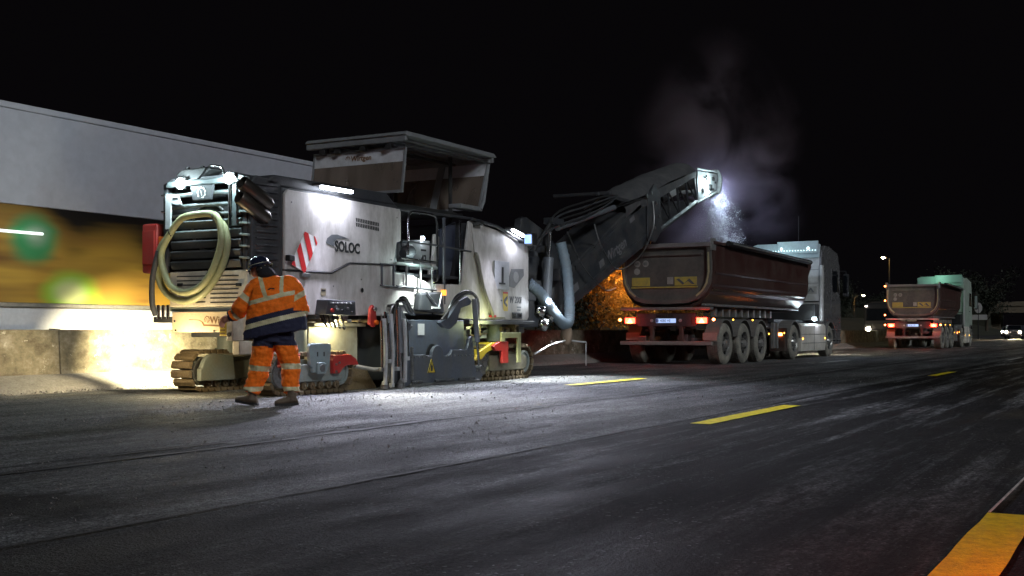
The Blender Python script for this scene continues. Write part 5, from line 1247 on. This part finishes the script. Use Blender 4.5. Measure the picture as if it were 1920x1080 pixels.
    for y in (.86, 1.64): MB().cyl((-.04, y, 1.13), (-.02, y, 1.13), .04, n=12).build('reversing_lamp', MATS['placard_grey'], rt)
    ub = MB(); ub.box(-.10, -.0, .0, W, .50, .60); ub.build('underrun_bar', mat('bar_dusty', (.30, .29, .27), .6, dirt=.6), rt, bevel=.012)
    for y in (.8, 1.6): MB().box(-.02, .08, y, y+.1, .55, 1.0).build('bar_bracket', CH, rt, bevel=.01)
    for k in range(12):
        y = R.uniform(.5, 1.9); z = R.uniform(.45, .95); MB().box(R.uniform(0, .6), R.uniform(.7, 1.2), y, y+R.uniform(.05, .3), z, z+R.uniform(.04, .2)).build('axle_fitting', R.choice((DGREY, CH, STEEL)), rt, bevel=.01)
    MB().cyl((taxles[0], .3, .53), (taxles[0], 2.2, .53), .09, n=12).build('axle', DGREY, rt)
    # wheels, mudguards
    GD = mat('mudguard_grey', (.16, .155, .15), .6, dirt=.6, dirtcol=(.24, .22, .19), dscale=5)
    for i, x in enumerate(taxles):
        wheel(rt, x, .0, .53, .36, -1); wheel(rt, x, W, .53, .36, 1)
        for y in (-.01, W-.37):
            q = MB(); pa = arc(x, .55, .63, 15, 165, 12); pb = arc(x, .55, .60, 165, 15, 12); q.prism(pa+pb, y, y+.38); q.build('mudguard', GD, rt)
    for y in (.0, W-.38): MB().box(taxles[0]-.70, taxles[0]-.68, y, y+.38, .62, .82).build('mud_flap', mat('flap_pale', (.32, .31, .29), .7, dirt=.5), rt)
    rm2 = mat('rim_bright', (.5, .49, .46), .35, .7, dirt=.3, dscale=6)
    wheel(rt, drive, .0, .52, .30, -1, True, rm2); wheel(rt, drive, W, .52, .30, 1, True, rm2)
    wheel(rt, front, .03, .52, .32, -1, False, rm2); wheel(rt, front, W-.03, .52, .32, 1, False, rm2)
    for x in (drive, front):
        for y in (-.02, W-.36): q = MB(); q.prism(arc(x, .53, .66, 10, 170, 12)+arc(x, .53, .62, 170, 10, 12), y, y+.38); q.build('mudguard', GD, rt)
    # landing leg box with reflective post, red lamp board, side markers
    lx = (taxles[-1]+drive)/2-.1
    MB().box(lx-.30, lx-.15, .02, .12, .35, 1.1).build('landing_leg', ALU, rt, bevel=.01); MB().box(lx+.05, lx+.17, .02, .12, .35, 1.1).build('landing_leg', ALU, rt, bevel=.01)
    MB().box(drive-.95, drive-.70, .02, .5, .25, .95).build('rear_wing_flap', CH, rt, bevel=.01)
    MB().box(drive-.98, drive-.955, .10, .24, .72, .80).build('tail_lamp', TAILH, rt, bevel=.008)
    for x, z in ((taxles[-1]+.75, .78), (taxles[1]+.75, 1.16), (1.6, 1.16), (taxles[-1]+2.3, .80)): MB().cyl((x, -.0, z), (x, .02, z), .02, n=8).build('side_marker_lamp', AMBER, rt)
    for k in range(10):
        x = 1.2+k*(drive-2)/10; MB().box(x, x+.12, .35, .5, 1.24, 1.46).build('body_support', ALU, rt, bevel=.01)
    # tractor
    CM = mat('cab_pale_green', (.42, .50, .42), .4, dirt=.4) if green else mat('cab_silver', (.24, .235, .24), .22, .35, dirt=.35, dirtcol=(.2, .18, .16), dscale=2, coat=.5)
    sk0, sk1 = drive+.75, front-.72
    q = MB(); q.prism([(.0, .22), (-.02, .40), (-.02, 1.02), (.05, 1.10), (.3, 1.10), (.3, .22)], sk0, sk1, 'X'); so_ = q.build('side_skirt', mat('warm_lit_skirt', (.78, .74, .66), .4, dirt=.45, dirtcol=(.4, .35, .28), dscale=3), rt, bevel=.015)  # warm light on the white skirts is put into their colour
    for z in (.47, .75): MB().box(sk0+.03, sk1-.03, -.027, -.018, z, z+.012).build('skirt_seam', DGREY, so_)
    MB().box((sk0+sk1)/2, (sk0+sk1)/2+.012, -.027, -.018, .25, 1.05).build('skirt_seam', DGREY, so_)
    for x in (sk0+.12, sk1-.1): MB().cyl((x, -.035, .62), (x, -.02, .62), .025, n=8).build('side_marker_lamp', AMBER, so_)
    MB().box(sk0, sk1, W-.3, W, .25, 1.1).build('fuel_tank', ALU, rt, bevel=.04)
    MB().box(drive-.3, cabx-.05, .55, 1.95, 1.12, 1.22).build('chassis_cover', DGREY, rt, bevel=.01)
    MB().box(cabx-.55, cabx-.03, .12, 2.38, 1.20, 1.75).build('rear_module', BLACK, rt, bevel=.03)
    cx0, cx1 = cabx, lenX
    prof = [(cx0, 1.25), (cx0, 3.05), (cx0+.02, 3.5), (cx0+.5, 3.72), (cx0+1.0, 3.74), (cx1-.45, 3.55), (cx1-.18, 3.15), (cx1-.10, 2.75), (cx1, 2.0), (cx1+.02, 1.2), (cx1+.02, .45), (cx1-.25, .40), (front+.66, .45)]+arc(front, .53, .68, 0, 170, 10)+[(front-.70, .75), (front-.70, 1.05), (cx0, 1.15)]
    q = MB(); q.prism(prof, .04, W-.04); cab = q.build('cab', CM, rt, bevel=.06)
    MB().box(cx0-.013, cx0-.003, .12, W-.12, 1.3, 3.4).build('cab_rear_panel', CABW if not green else CM, cab)
    for z in (1.7, 2.45, 2.9): MB().box(cx0-.017, cx0-.0135, .14, W-.14, z, z+.012).build('panel_groove', DGREY, cab)
    MB().box(cx0-.06, cx0+.15, .0, .10, 1.2, 3.05).build('cab_side_flap', CABW, cab, bevel=.02); MB().box(cx0-.06, cx0+.15, W-.1, W, 1.2, 3.05).build('cab_side_flap', CABW, cab, bevel=.02)
    q = MB(); q.box(cx0-.02, cx0-.005, .2, .55, 2.1, 2.35); q.build('rear_sign', MATS['sticker_white'], cab)
    q = MB(); q.prism([(.28, 2.15), (.34, 2.15), (.40, 2.24), (.47, 2.15), (.5, 2.15), (.42, 2.3), (.38, 2.3)], cx0-.024, cx0-.021, 'X'); q.build('sign_mark', PRINTG, cab)
    MB().box(cx0-.025, cx0-.005, .1, .75, 1.82, 1.86).build('cab_vent', BLACK, cab)
    MB().box(cx0+.2, cx0+.25, .035, .045, 1.3, 3.3).build('door_seam', DGREY, cab)
    dr = MB(); dr.prism([(cx1-1.35, 1.3), (cx1-1.35, 3.0), (cx1-.5, 3.0), (cx1-.28, 2.1), (cx1-.2, 1.3)], .02, .038); do = dr.build('door', CM, cab, bevel=.01)
    MB().prism([(cx1-1.27, 2.2), (cx1-1.27, 2.92), (cx1-.58, 2.92), (cx1-.36, 2.2)], .012, .019).build('door_window', GLASSK, do)
    MB().box(cx1-1.28, cx1-1.08, .0, .018, 1.9, 1.94).build('door_handle', BLACK, do)
    ws = MB(); ws.add([(cx1-.09, .12, 2.75), (cx1-.09, W-.12, 2.75), (cx1+.012, W-.12, 2.0), (cx1+.012, .12, 2.0)], [(0, 1, 2, 3)]); ws.build('windscreen', GLASSK, cab)
    ms = MB(); ms.box(cx1-.22, cx1-.10, -.28, -.08, 2.05, 2.85); mo = ms.build('wing_mirror', BLACK, rt, bevel=.04)
    MB().box(cx1-.235, cx1-.222, -.26, -.10, 2.1, 2.8).build('mirror_glass', mat('mirror_silver', (.6, .65, .7), .05, 1.0), mo)
    MB().tube([(cx1-.15, .05, 2.95), (cx1-.15, -.18, 2.95), (cx1-.15, -.18, 2.8)], .02, 6).build('mirror_arm', BLACK, mo)
    MB().box(cx1-.22, cx1-.10, W+.08, W+.28, 2.05, 2.85).build('wing_mirror', BLACK, rt, bevel=.04)
    for z in (.55, .9): MB().box(front+.1, cx1-.1, -.0, .03, z, z+.03).build('step_edge', ALU, cab)
    # roof deflector with light strip
    lit_roof = mat('mint_lit_roof', (.34, .50, .44), .4) if green else mat('roof_panel', (.48, .58, .60), .4, dirt=.3)  # teal and mint light on the pale roofs put into these colours
    q = MB(); q.prism([(.10, 3.30), (.06, 3.74), (.25, 3.80), (2.2, 3.80), (2.44, 3.72), (2.40, 3.30)], cx0-.10, cx0-.04, 'X'); rd = q.build('roof_deflector', lit_roof, rt, bevel=.02)
    q = MB(); q.prism([(1.5, 3.86), (1.5, 3.45), (.12, 3.45), (.12, 3.86)], cx0-.16, cx0-.11, 'X'); q.build('roof_panel', lit_roof, rd, bevel=.01)
    if not green:
        for k in range(22): MB().box(cx0-.175, cx0-.162, .2+.095*k, .225+.095*k, 3.54, 3.56).build('strip_led', glow('strip_glow', (.7, .95, 1), 4), rd)
        for y in (.45, 1.35): MB().cyl((cx0-.18, y, 3.62), (cx0-.165, y, 3.62), .04, n=12).build('roof_lamp', glow('roof_lamp_glow', (.8, 1, 1), 4), rd)
        lamp('AREA', rt, (cx0-.9, 1.3, 3.45), 5, (.65, .95, 1), 'roof_strip_light', aim=(cx0, 1.2, 3.62), size=.1, sy=1.6)
        MB().cyl((cx0+.3, .9, 3.74), (cx0+.3, .9, 4.75), .012, n=6).build('antenna', BLACK, rt)
        MB().box(cx0-.9, cx0-.8, .0, .12, 1.2, 1.30).build('work_lamp', LEDC, rt, bevel=.02)
        lamp('POINT', rt, (cx0-.85, -.18, 1.25), 9, (.75, .8, 1), 'work_light', radius=.04)
    else:
        lamp('AREA', rt, (cx0-.9, 1.3, 3.75), 8, (.5, 1, .75), 'roof_strip_light', aim=(cx0, 1.2, 3.6), size=.1, sy=1.6)
        for k in range(3): MB().box(-.09, -.05, W+.0, W+.05, 1.6+k*.7, 1.66+k*.7).build('outline_lamp', TAILH, rt)
    for y in (.35, W-.35):
        MB().box(cx1+.0, cx1+.05, y-.18, y+.18, .65, .85).build('headlamp', HEADL if not green else AMBER, cab, bevel=.02)
        if not green: lamp('SPOT', rt, (cx1+.25, y, .78), (7000 if y > 1 else 110), (1, .80, .52), 'headlight', aim=((cx1+20, y+2.6, .35) if y > 1 else (cx1+9, y, -.6)), size=(.24 if y > 1 else .30), blend=.5, radius=.08)
    rt.location = loc
    return rt
build_truck((27.6, 9.82, 0), 'nearer brown tipper lorry with white cab, under the machine conveyor', False, 8.9, (1.0, 2.5, 4.0), 7.35, 11.75, 10.75, 'B 4080 HE', 13.35)
build_truck((57.6, 9.2, 0), 'farther brown tipper lorry with green-lit cab roof and glowing tail lamps', True, 6.4, (.9, 2.3, 3.7), 7.0, 10.2, 7.9, 'B 4082 HE', 10.9)

# ------------------------------------------------------------------ vehicles beyond the barrier
def oncoming_truck(x, y):
    t = thing('oncoming_truck', (x, y+1.2, 0), 'dark lorry with one dazzling headlamp coming along the far side of the barrier', 'truck')
    GB = mat('oncoming_paint', (.02, .02, .022), .5, dirt=.3, dirtcol=(.03, .03, .03))
    MB().prism([(x, .45), (x-.02, 1.3), (x+.12, 2.4), (x+.25, 2.7), (x+1.9, 2.8), (x+1.9, .45)], y, y+2.4).build('cab', GB, t, bevel=.05)
    MB().box(x+2.1, x+9, y-.02, y+2.42, .9, 2.9).build('cargo_box', GB, t, bevel=.02)
    MB().add([(x+.0, y+.15, 1.45), (x+.0, y+2.25, 1.45), (x+.11, y+2.25, 2.38), (x+.11, y+.15, 2.38)], [(0, 3, 2, 1)]).build('windscreen', GLASSK, t)
    for xx in (x+1.0, x+6.5):
        for yy in (y, y+2.1):
            MB().cyl((xx, yy, .5), (xx, yy+.3, .5), .5, n=24).build('wheel', BLACK, t)
    for i, yy in enumerate((y+.3, y+2.1)):
        MB().lathe((x-.03, yy, .98), (-1, 0, 0), [(0, .12), (.03, .10), (.05, 0)], 14).build('headlamp', HEADL if i else glow('head_dim', (1, .8, .5), 30), t)
        lamp('SPOT', t, (x-.2, yy, .98), 2500, (1, .78, .46), 'headlight', aim=(x-18, yy-1.5, .2), size=1.3, blend=.9, radius=.08)
    MB().box(x+.1, x+.2, y+2.2, y+2.35, 2.5, 2.58).build('marker_or_streak', glow('marker_w', (1, .9, .8), 9), t)
    MB().box(x+.1, x+.2, y+.1, y+.3, 2.62, 2.7).build('marker_or_streak', glow('marker_w', (1, .9, .8), 9), t)
oncoming_truck(80, 15.3)
def car(x, y, label, s):
    t = thing('car', (x, y+.85, 0), label, 'car', 'oncoming cars far down the opposite carriageway')
    CP = mat('car_paint', (.05, .05, .06), .3, coat=.5)
    MB().prism([(x, .3), (x-.02, .75), (x+.9, .95), (x+1.5, 1.42), (x+3.2, 1.45), (x+4.1, 1.0), (x+4.2, .3)], y, y+1.75).build('car_body', CP, t, bevel=.08)
    MB().add([(x+.93, y+.2, 1.0), (x+.93, y+1.55, 1.0), (x+1.44, y+1.45, 1.40), (x+1.44, y+.3, 1.40)], [(0, 3, 2, 1)]).build('windscreen', GLASSK, t)
    for xx in (x+.8, x+3.3):
        for yy in (y-.01, y+1.56): MB().cyl((xx, yy, .32), (xx, yy+.2, .32), .32, n=18).build('wheel', BLACK, t)
    for yy in (y+.22, y+1.53): MB().lathe((x-.04, yy, .72), (-1, 0, 0), [(0, .11), (.03, .1), (.05, 0)], 12).build('headlamp', glow('car_lamp%d' % s, (1, .84, .55), 700 if s else 250), t)
    if s: lamp('SPOT', t, (x-.2, y+.9, .7), 4000, (1, .8, .5), 'headlight', aim=(x-20, y-1, 0), size=1.0, radius=.1)
for k, (zz, px_, s_, lab) in enumerate(((118, 1899, 1, 'oncoming car with the brighter headlamps, farthest along the road'), (165, 1888, 0, 'smaller oncoming car with faint headlamps behind the brighter one'))):
    tt = (px_-960)/2155; X_ = zz*(.8704+.4924*tt); Y_ = zz*(.4924-.8704*tt); car(X_, Y_-.9, lab, s_)
# ------------------------------------------------------------------ street lamps, sign, bridge
POLE = mat('unlit_pole', (.02, .02, .02), .8)  # near-black colour makes the poles look unlit
def street_lamp(x, y, h, label, arms=1, e=600, armlen=1.2, s=1.0):
    t = thing('street_lamp', (x, y, 0), label, 'street lamp', 'street lamps beside the motorway')
    MB().cyl((x, y, 0), (x, y, h), .11*s, .06*s, n=10).build('pole', POLE, t)
    for k in range(arms):
        sg = -1 if k == 0 else 1; dx_, dy_ = (.4924*sg*armlen, -.8704*sg*armlen)
        MB().tube([(x, y, h-.1), (x+dx_*.5, y+dy_*.5, h+.15), (x+dx_, y+dy_, h+.2)], .045*s, 6).build('arm', POLE, t)
        hd = MB(); hd.box(x+dx_-.25*s, x+dx_+.25*s, y+dy_-.16*s, y+dy_+.16*s, h+.14, h+.26); ho = hd.build('lamp_head', POLE, t, bevel=.03)
        MB().lathe((x+dx_, y+dy_, h+.14), (0, 0, -1), [(0, .22*s), (.08, .20*s), (.16, .1*s), (.17, 0)], 14).build('lamp_glass', SODIUM, ho)
        lamp('SPOT', t, (x+dx_, y+dy_, h-.12), e, (1, .44, .08), 'street_light', aim=(x+dx_+.01, y+dy_, 0), size=2.75, blend=.3, radius=.3)
street_lamp(154.8, 31, 10.3, 'tall single street lamp glowing alone high above the dark trees', 1, 250, .8)
street_lamp(205, 47, 6.9, 'double armed orange street lamp low above the far barrier', 2, 500, 1.6)
street_lamp(48.3, 20.9, 4.3, 'short street lamp hidden behind the conveyor, lighting the orange tree', 1, 2400, .2, .7)
sx, sy_ = 117.5, 15.3
sg = thing('road_sign', (sx, sy_, 0), 'round road sign with a rectangular plate below, seen from behind', 'sign')
SGB = mat('sign_back', (.26, .25, .24), .6, dirt=.2)
MB().cyl((sx, sy_, 0), (sx, sy_, 3.3), .05, n=8).build('post', POLE, sg)
MB().cyl((sx+.02, sy_+.05, 3.05), (sx-.03, sy_-.02, 3.05), .5, n=28).build('round_plate', SGB, sg)
cx_, cy_ = .4924, -.8704
b = MB(); b.add([(sx+cx_*u+.02*w, sy_+cy_*u+.02*w, z) for u in (-.75, .85) for w in (-1, 1) for z in (1.9, 2.4)], [(0, 1, 3, 2), (4, 6, 7, 5), (0, 4, 5, 1), (2, 3, 7, 6), (0, 2, 6, 4), (1, 5, 7, 3)]); b.build('lower_plate', SGB, sg)
br = thing('bridge', (285, 0, 0), 'dark road bridge crossing the motorway in the distance', 'bridge')
BRM = mat('bridge_concrete', (.22, .17, .12), .9, dirt=.5)
MB().box(280, 290, -70, 34, 4.9, 6.4).build('deck', BRM, br); MB().box(279.8, 280, -70, 34, 6.4, 7.4).build('parapet', BRM, br)
for y in (-45, -10, 14, 33): MB().box(283, 287, y-1, y+1, 0, 4.9).build('pier', BRM, br)
b = MB(); b.prism([(34, 0), (34, 6.2), (90, 6.2), (110, 0)], 275, 295, 'X'); b.build('bridge_embankment', EARTH, None, kind='structure')
b = MB(); n = 60; vs = []
for i in range(n+1):
    x = -20+300*i/n
    for j, (y, z) in enumerate(((27, 0), (31, 1.0), (38, 2.4), (60, 3.2), (120, 3.5))): vs.append((x, y+noise.noise(Vector((x*.05, j, 0)))*2, z*(1+.3*noise.noise(Vector((x*.07, j, 3))))))
b.add(vs, [(i*5+j, (i+1)*5+j, (i+1)*5+j+1, i*5+j+1) for i in range(n) for j in range(4)]); b.build('roadside_bank', EARTH, None, kind='structure')
# ------------------------------------------------------------------ trees
LEAF = mat('orange_lit_leaf', (.24, .17, .05), .7, var=.4, dscale=.8, dirt=.5, dirtcol=(.05, .06, .02)); LEAF2 = mat('dark_leaf', (.018, .024, .012), .7, var=.3, dscale=.8, dirt=.4, dirtcol=(.03, .03, .015))  # orange lamp light is put into the first leaf colour
ln_ = LEAF.node_tree; tl_ = ln_.nodes.new('ShaderNodeBsdfTranslucent'); tl_.inputs[0].default_value = (.40, .20, .04, 1)
mxl = ln_.nodes.new('ShaderNodeMixShader'); mxl.inputs[0].default_value = .5; ln_.links.new(ln_.nodes['Principled BSDF'].outputs[0], mxl.inputs[1]); ln_.links.new(tl_.outputs[0], mxl.inputs[2]); ln_.links.new(mxl.outputs[0], ln_.nodes['Material Output'].inputs[0])
BARK = mat('bark', (.09, .065, .045), .9, bump=.6, bscale=20)
def tree(x, y, h, rad, label, m, nleaf, name='roadside_tree', leafs=.12, z0=0.0, bare=0.0):
    t = thing(name, (x, y, z0), label, 'tree', 'trees on the bank beyond the motorway')
    rr = random.Random(int(x*13+y*7)); tips = []
    tk_ = MB(); tk_.tube([(x, y, z0-.2), (x+.1, y, z0+h*.25), (x+.05, y+.1, z0+h*.55), (x, y, z0+h*.9)], [h*.03, h*.024, h*.015, h*.004], 8)
    for k in range(16):
        a = rr.uniform(0, 2*PI); z1 = z0+h*rr.uniform(.15, .7); L_ = rad*rr.uniform(.6, 1.05); el = rr.uniform(.2, .9)
        p0 = Vector((x, y, z1)); p2 = p0+Vector((math.cos(a)*L_, math.sin(a)*L_, L_*el)); p1 = p0.lerp(p2, .5)+Vector((0, 0, L_*.12)); tk_.tube([p0, p1, p2], [h*.010, h*.006, h*.002], 5); tips += [p1, p2, p2]
        for q in range(5):
            t0 = rr.uniform(.3, 1); s0 = p0.lerp(p2, t0); s1 = s0+Vector((rr.uniform(-1, 1), rr.uniform(-1, 1), rr.uniform(-.2, 1)))*rad*.35; tk_.tube([s0, s1], [h*.003, h*.001], 4); tips += [s1]
    tk_.build('trunk', BARK, t)
    vs = []; fs = []
    for k in range(nleaf):
        c = rr.choice(tips); sp = rad*.22
        p = c+Vector((rr.gauss(0, sp), rr.gauss(0, sp), rr.gauss(0, sp*.8)))
        d = Vector((rr.uniform(-1, 1), rr.uniform(-1, 1), rr.uniform(-1, 1))).normalized(); e = d.orthogonal().normalized(); s1 = leafs*rr.uniform(.5, 1.2)
        n0 = len(vs); vs += [p-d*s1, p+e*s1*.5, p+d*s1, p-e*s1*.5]; fs.append((n0, n0+1, n0+2, n0+3))
    b = MB(); b.add(vs, fs); b.build('crown', m, t, kind='stuff')
tree(47.2, 22.3, 3.9, 2.5, 'orange lit bushy tree showing under the raised conveyor', LEAF, 14000, leafs=.10)
tree(56.5, 23.5, 4.6, 2.4, 'dim bush between the conveyor and the nearer tipper lorry', LEAF, 6000, leafs=.12)
tree(44.5, 23.0, 3.8, 2.0, 'dark low bush behind the front of the milling machine', LEAF2, 4000, leafs=.12)
labs = ['dark tree behind the nearer lorry cab', 'dark spreading tree between the two lorries', 'tall dark tree beside the double armed lamp', 'dark tree behind the round road sign', 'dark tree left of the bridge end']
for i, (px_, zz, h) in enumerate(((1583, 300, 11), (1640, 330, 10), (1560, 240, 10), (1825, 190, 10), (1850, 230, 11))):
    tt = (px_-960)/2155; X_ = zz*(.8704+.4924*tt); Y_ = max(30, zz*(.4924-.8704*tt)); tree(X_, Y_, h, h*.42, labs[i], LEAF2, 5000, leafs=.25, z0=1.0)
# ------------------------------------------------------------------ falling millings, gravel, dust
STONEL = mat('dusty_chip', (.55, .55, .56), .9)
STONE = mat('milled_stone', (.28, .27, .26), .9, dirt=.4, dscale=9)
b = MB()
def chip(b, p, s, rr):
    q = [Vector((rr.uniform(-1, 1), rr.uniform(-1, 1), rr.uniform(-1, 1))).normalized()*s*rr.uniform(.6, 1.2) for _ in range(4)]
    b.add([p+v for v in q], [(0, 1, 2), (0, 3, 1), (0, 2, 3), (1, 3, 2)])
rr = random.Random(3)
for k in range(75000):
    t = rr.random()**.8; st = rr.choices((0, 1, 2), (6, 5, 2))[0]
    v0 = (.75, 2.5, 1.7)[st]; sp = .03+.10*t
    x = 30.05+v0*t*.85+rr.gauss(0, sp*(.8 if st < 2 else 2.6)); y = 10.75+rr.gauss(0, .12+.15*t); z = 4.75-.1*st-2.3*t*t-.25*t+rr.gauss(0, .06)
    clump = noise.noise(Vector((x*5, y*4, z*2)))
    if clump < -.0: continue
    chip(b, Vector((x, y, z)), rr.uniform(.005, .014), rr)
b.build('falling_millings', STONEL, None, kind='stuff', label='stream of milled asphalt falling from the conveyor into the tub')
bpy.data.objects['falling_millings']['category'] = 'millings'
b = MB()
for k in range(12000):
    x = rr.uniform(3, 22); y = rr.uniform(4.3, 13.2)
    if rr.random() < .4: x = rr.uniform(7, 20); y = rr.gauss(9.2, .5)
    s_ = rr.uniform(.004, .010)*(2.4 if rr.random() < .04 else 1)
    chip(b, Vector((x, y, s_*.5+.003)), s_, rr)
b.build('loose_gravel', STONE, None, kind='stuff')
# clods and debris along the cut edge
b = MB()
for k in range(1500): chip(b, Vector((rr.uniform(8, 24), 13.40+rr.gauss(0, .06), .02)), rr.uniform(.01, .035), rr)
b.build('edge_debris', STONE, None, kind='stuff')
def dust(name, box, dens, col, centre, rad, nscale, lo, hi, label):
    x0, x1, y0, y1, z0, z1 = box
    b = MB(); b.box(*box); m = bpy.data.materials.new(name+'_volume'); m.use_nodes = True; nt = m.node_tree; N = nt.nodes; L = nt.links
    N.remove(N['Principled BSDF']); v = N.new('ShaderNodeVolumePrincipled'); v.inputs['Color'].default_value = (*col, 1); v.inputs['Anisotropy'].default_value = .2
    tc = N.new('ShaderNodeTexCoord'); 
    mp = N.new('ShaderNodeMapping'); L.new(tc.outputs['Object'], mp.inputs[0]); mp.vector_type = 'TEXTURE'
    mp.inputs['Location'].default_value = centre; mp.inputs['Scale'].default_value = rad; mp.inputs['Rotation'].default_value = (0, math.radians(12), 0)
    ln = N.new('ShaderNodeVectorMath'); ln.operation = 'LENGTH'; L.new(mp.outputs[0], ln.inputs[0])
    fo = N.new('ShaderNodeMapRange'); fo.interpolation_type = 'SMOOTHSTEP'; L.new(ln.outputs['Value'], fo.inputs[0]); fo.inputs[1].default_value = 0; fo.inputs[2].default_value = 1; fo.inputs[3].default_value = 1; fo.inputs[4].default_value = 0
    nz = N.new('ShaderNodeTexNoise'); nz.inputs['Scale'].default_value = nscale; nz.inputs['Detail'].default_value = 4; nz.inputs['Distortion'].default_value = .6; L.new(tc.outputs['Object'], nz.inputs['Vector'])
    mr = N.new('ShaderNodeMapRange'); L.new(nz.outputs[0], mr.inputs[0]); mr.inputs[1].default_value = lo; mr.inputs[2].default_value = hi
    mu = N.new('ShaderNodeMath'); mu.operation = 'MULTIPLY'; L.new(fo.outputs[0], mu.inputs[0]); L.new(mr.outputs[0], mu.inputs[1])
    mu2 = N.new('ShaderNodeMath'); mu2.operation = 'MULTIPLY'; L.new(mu.outputs[0], mu2.inputs[0]); mu2.inputs[1].default_value = dens; L.new(mu2.outputs[0], v.inputs['Density'])
    L.new(v.outputs[0], N['Material Output'].inputs['Volume'])
    o = b.build(name, m, None, kind='stuff', label=label, origin=Vector(((x0+x1)/2, (y0+y1)/2, (z0+z1)/2))); return o
dust('dust_cloud', (29.2, 38.5, 8.2, 14.2, 3.2, 10.0), .6, (.86, .72, .92), (-1.6, .0, -1.2), (4.2, 2.6, 4.6), .55, .47, .74, 'faint dust rising above the nearer tipper lorry')  # mauve tint from the lamps is put into the dust colour

wl = thing('added_red_lamp', (4.15, -.35, 0), 'unseen red lamp added to redden the road beside the yellow line', 'lamp')  # added out of view to cast a red glow on the road
MB().cyl((4.15, -.35, 0), (4.15, -.35, .06), .12, .10, n=20).build('base', BLACK, wl)
MB().lathe((4.15, -.35, .06), (0, 0, 1), [(0, .07), (.08, .07), (.12, .05), (.14, 0)], 18).build('lens', glow('added_red', (1, .03, .02), 6), wl)
lamp('POINT', wl, (4.15, -.45, .34), 75, (1, .06, .02), 'red_light', radius=.06)
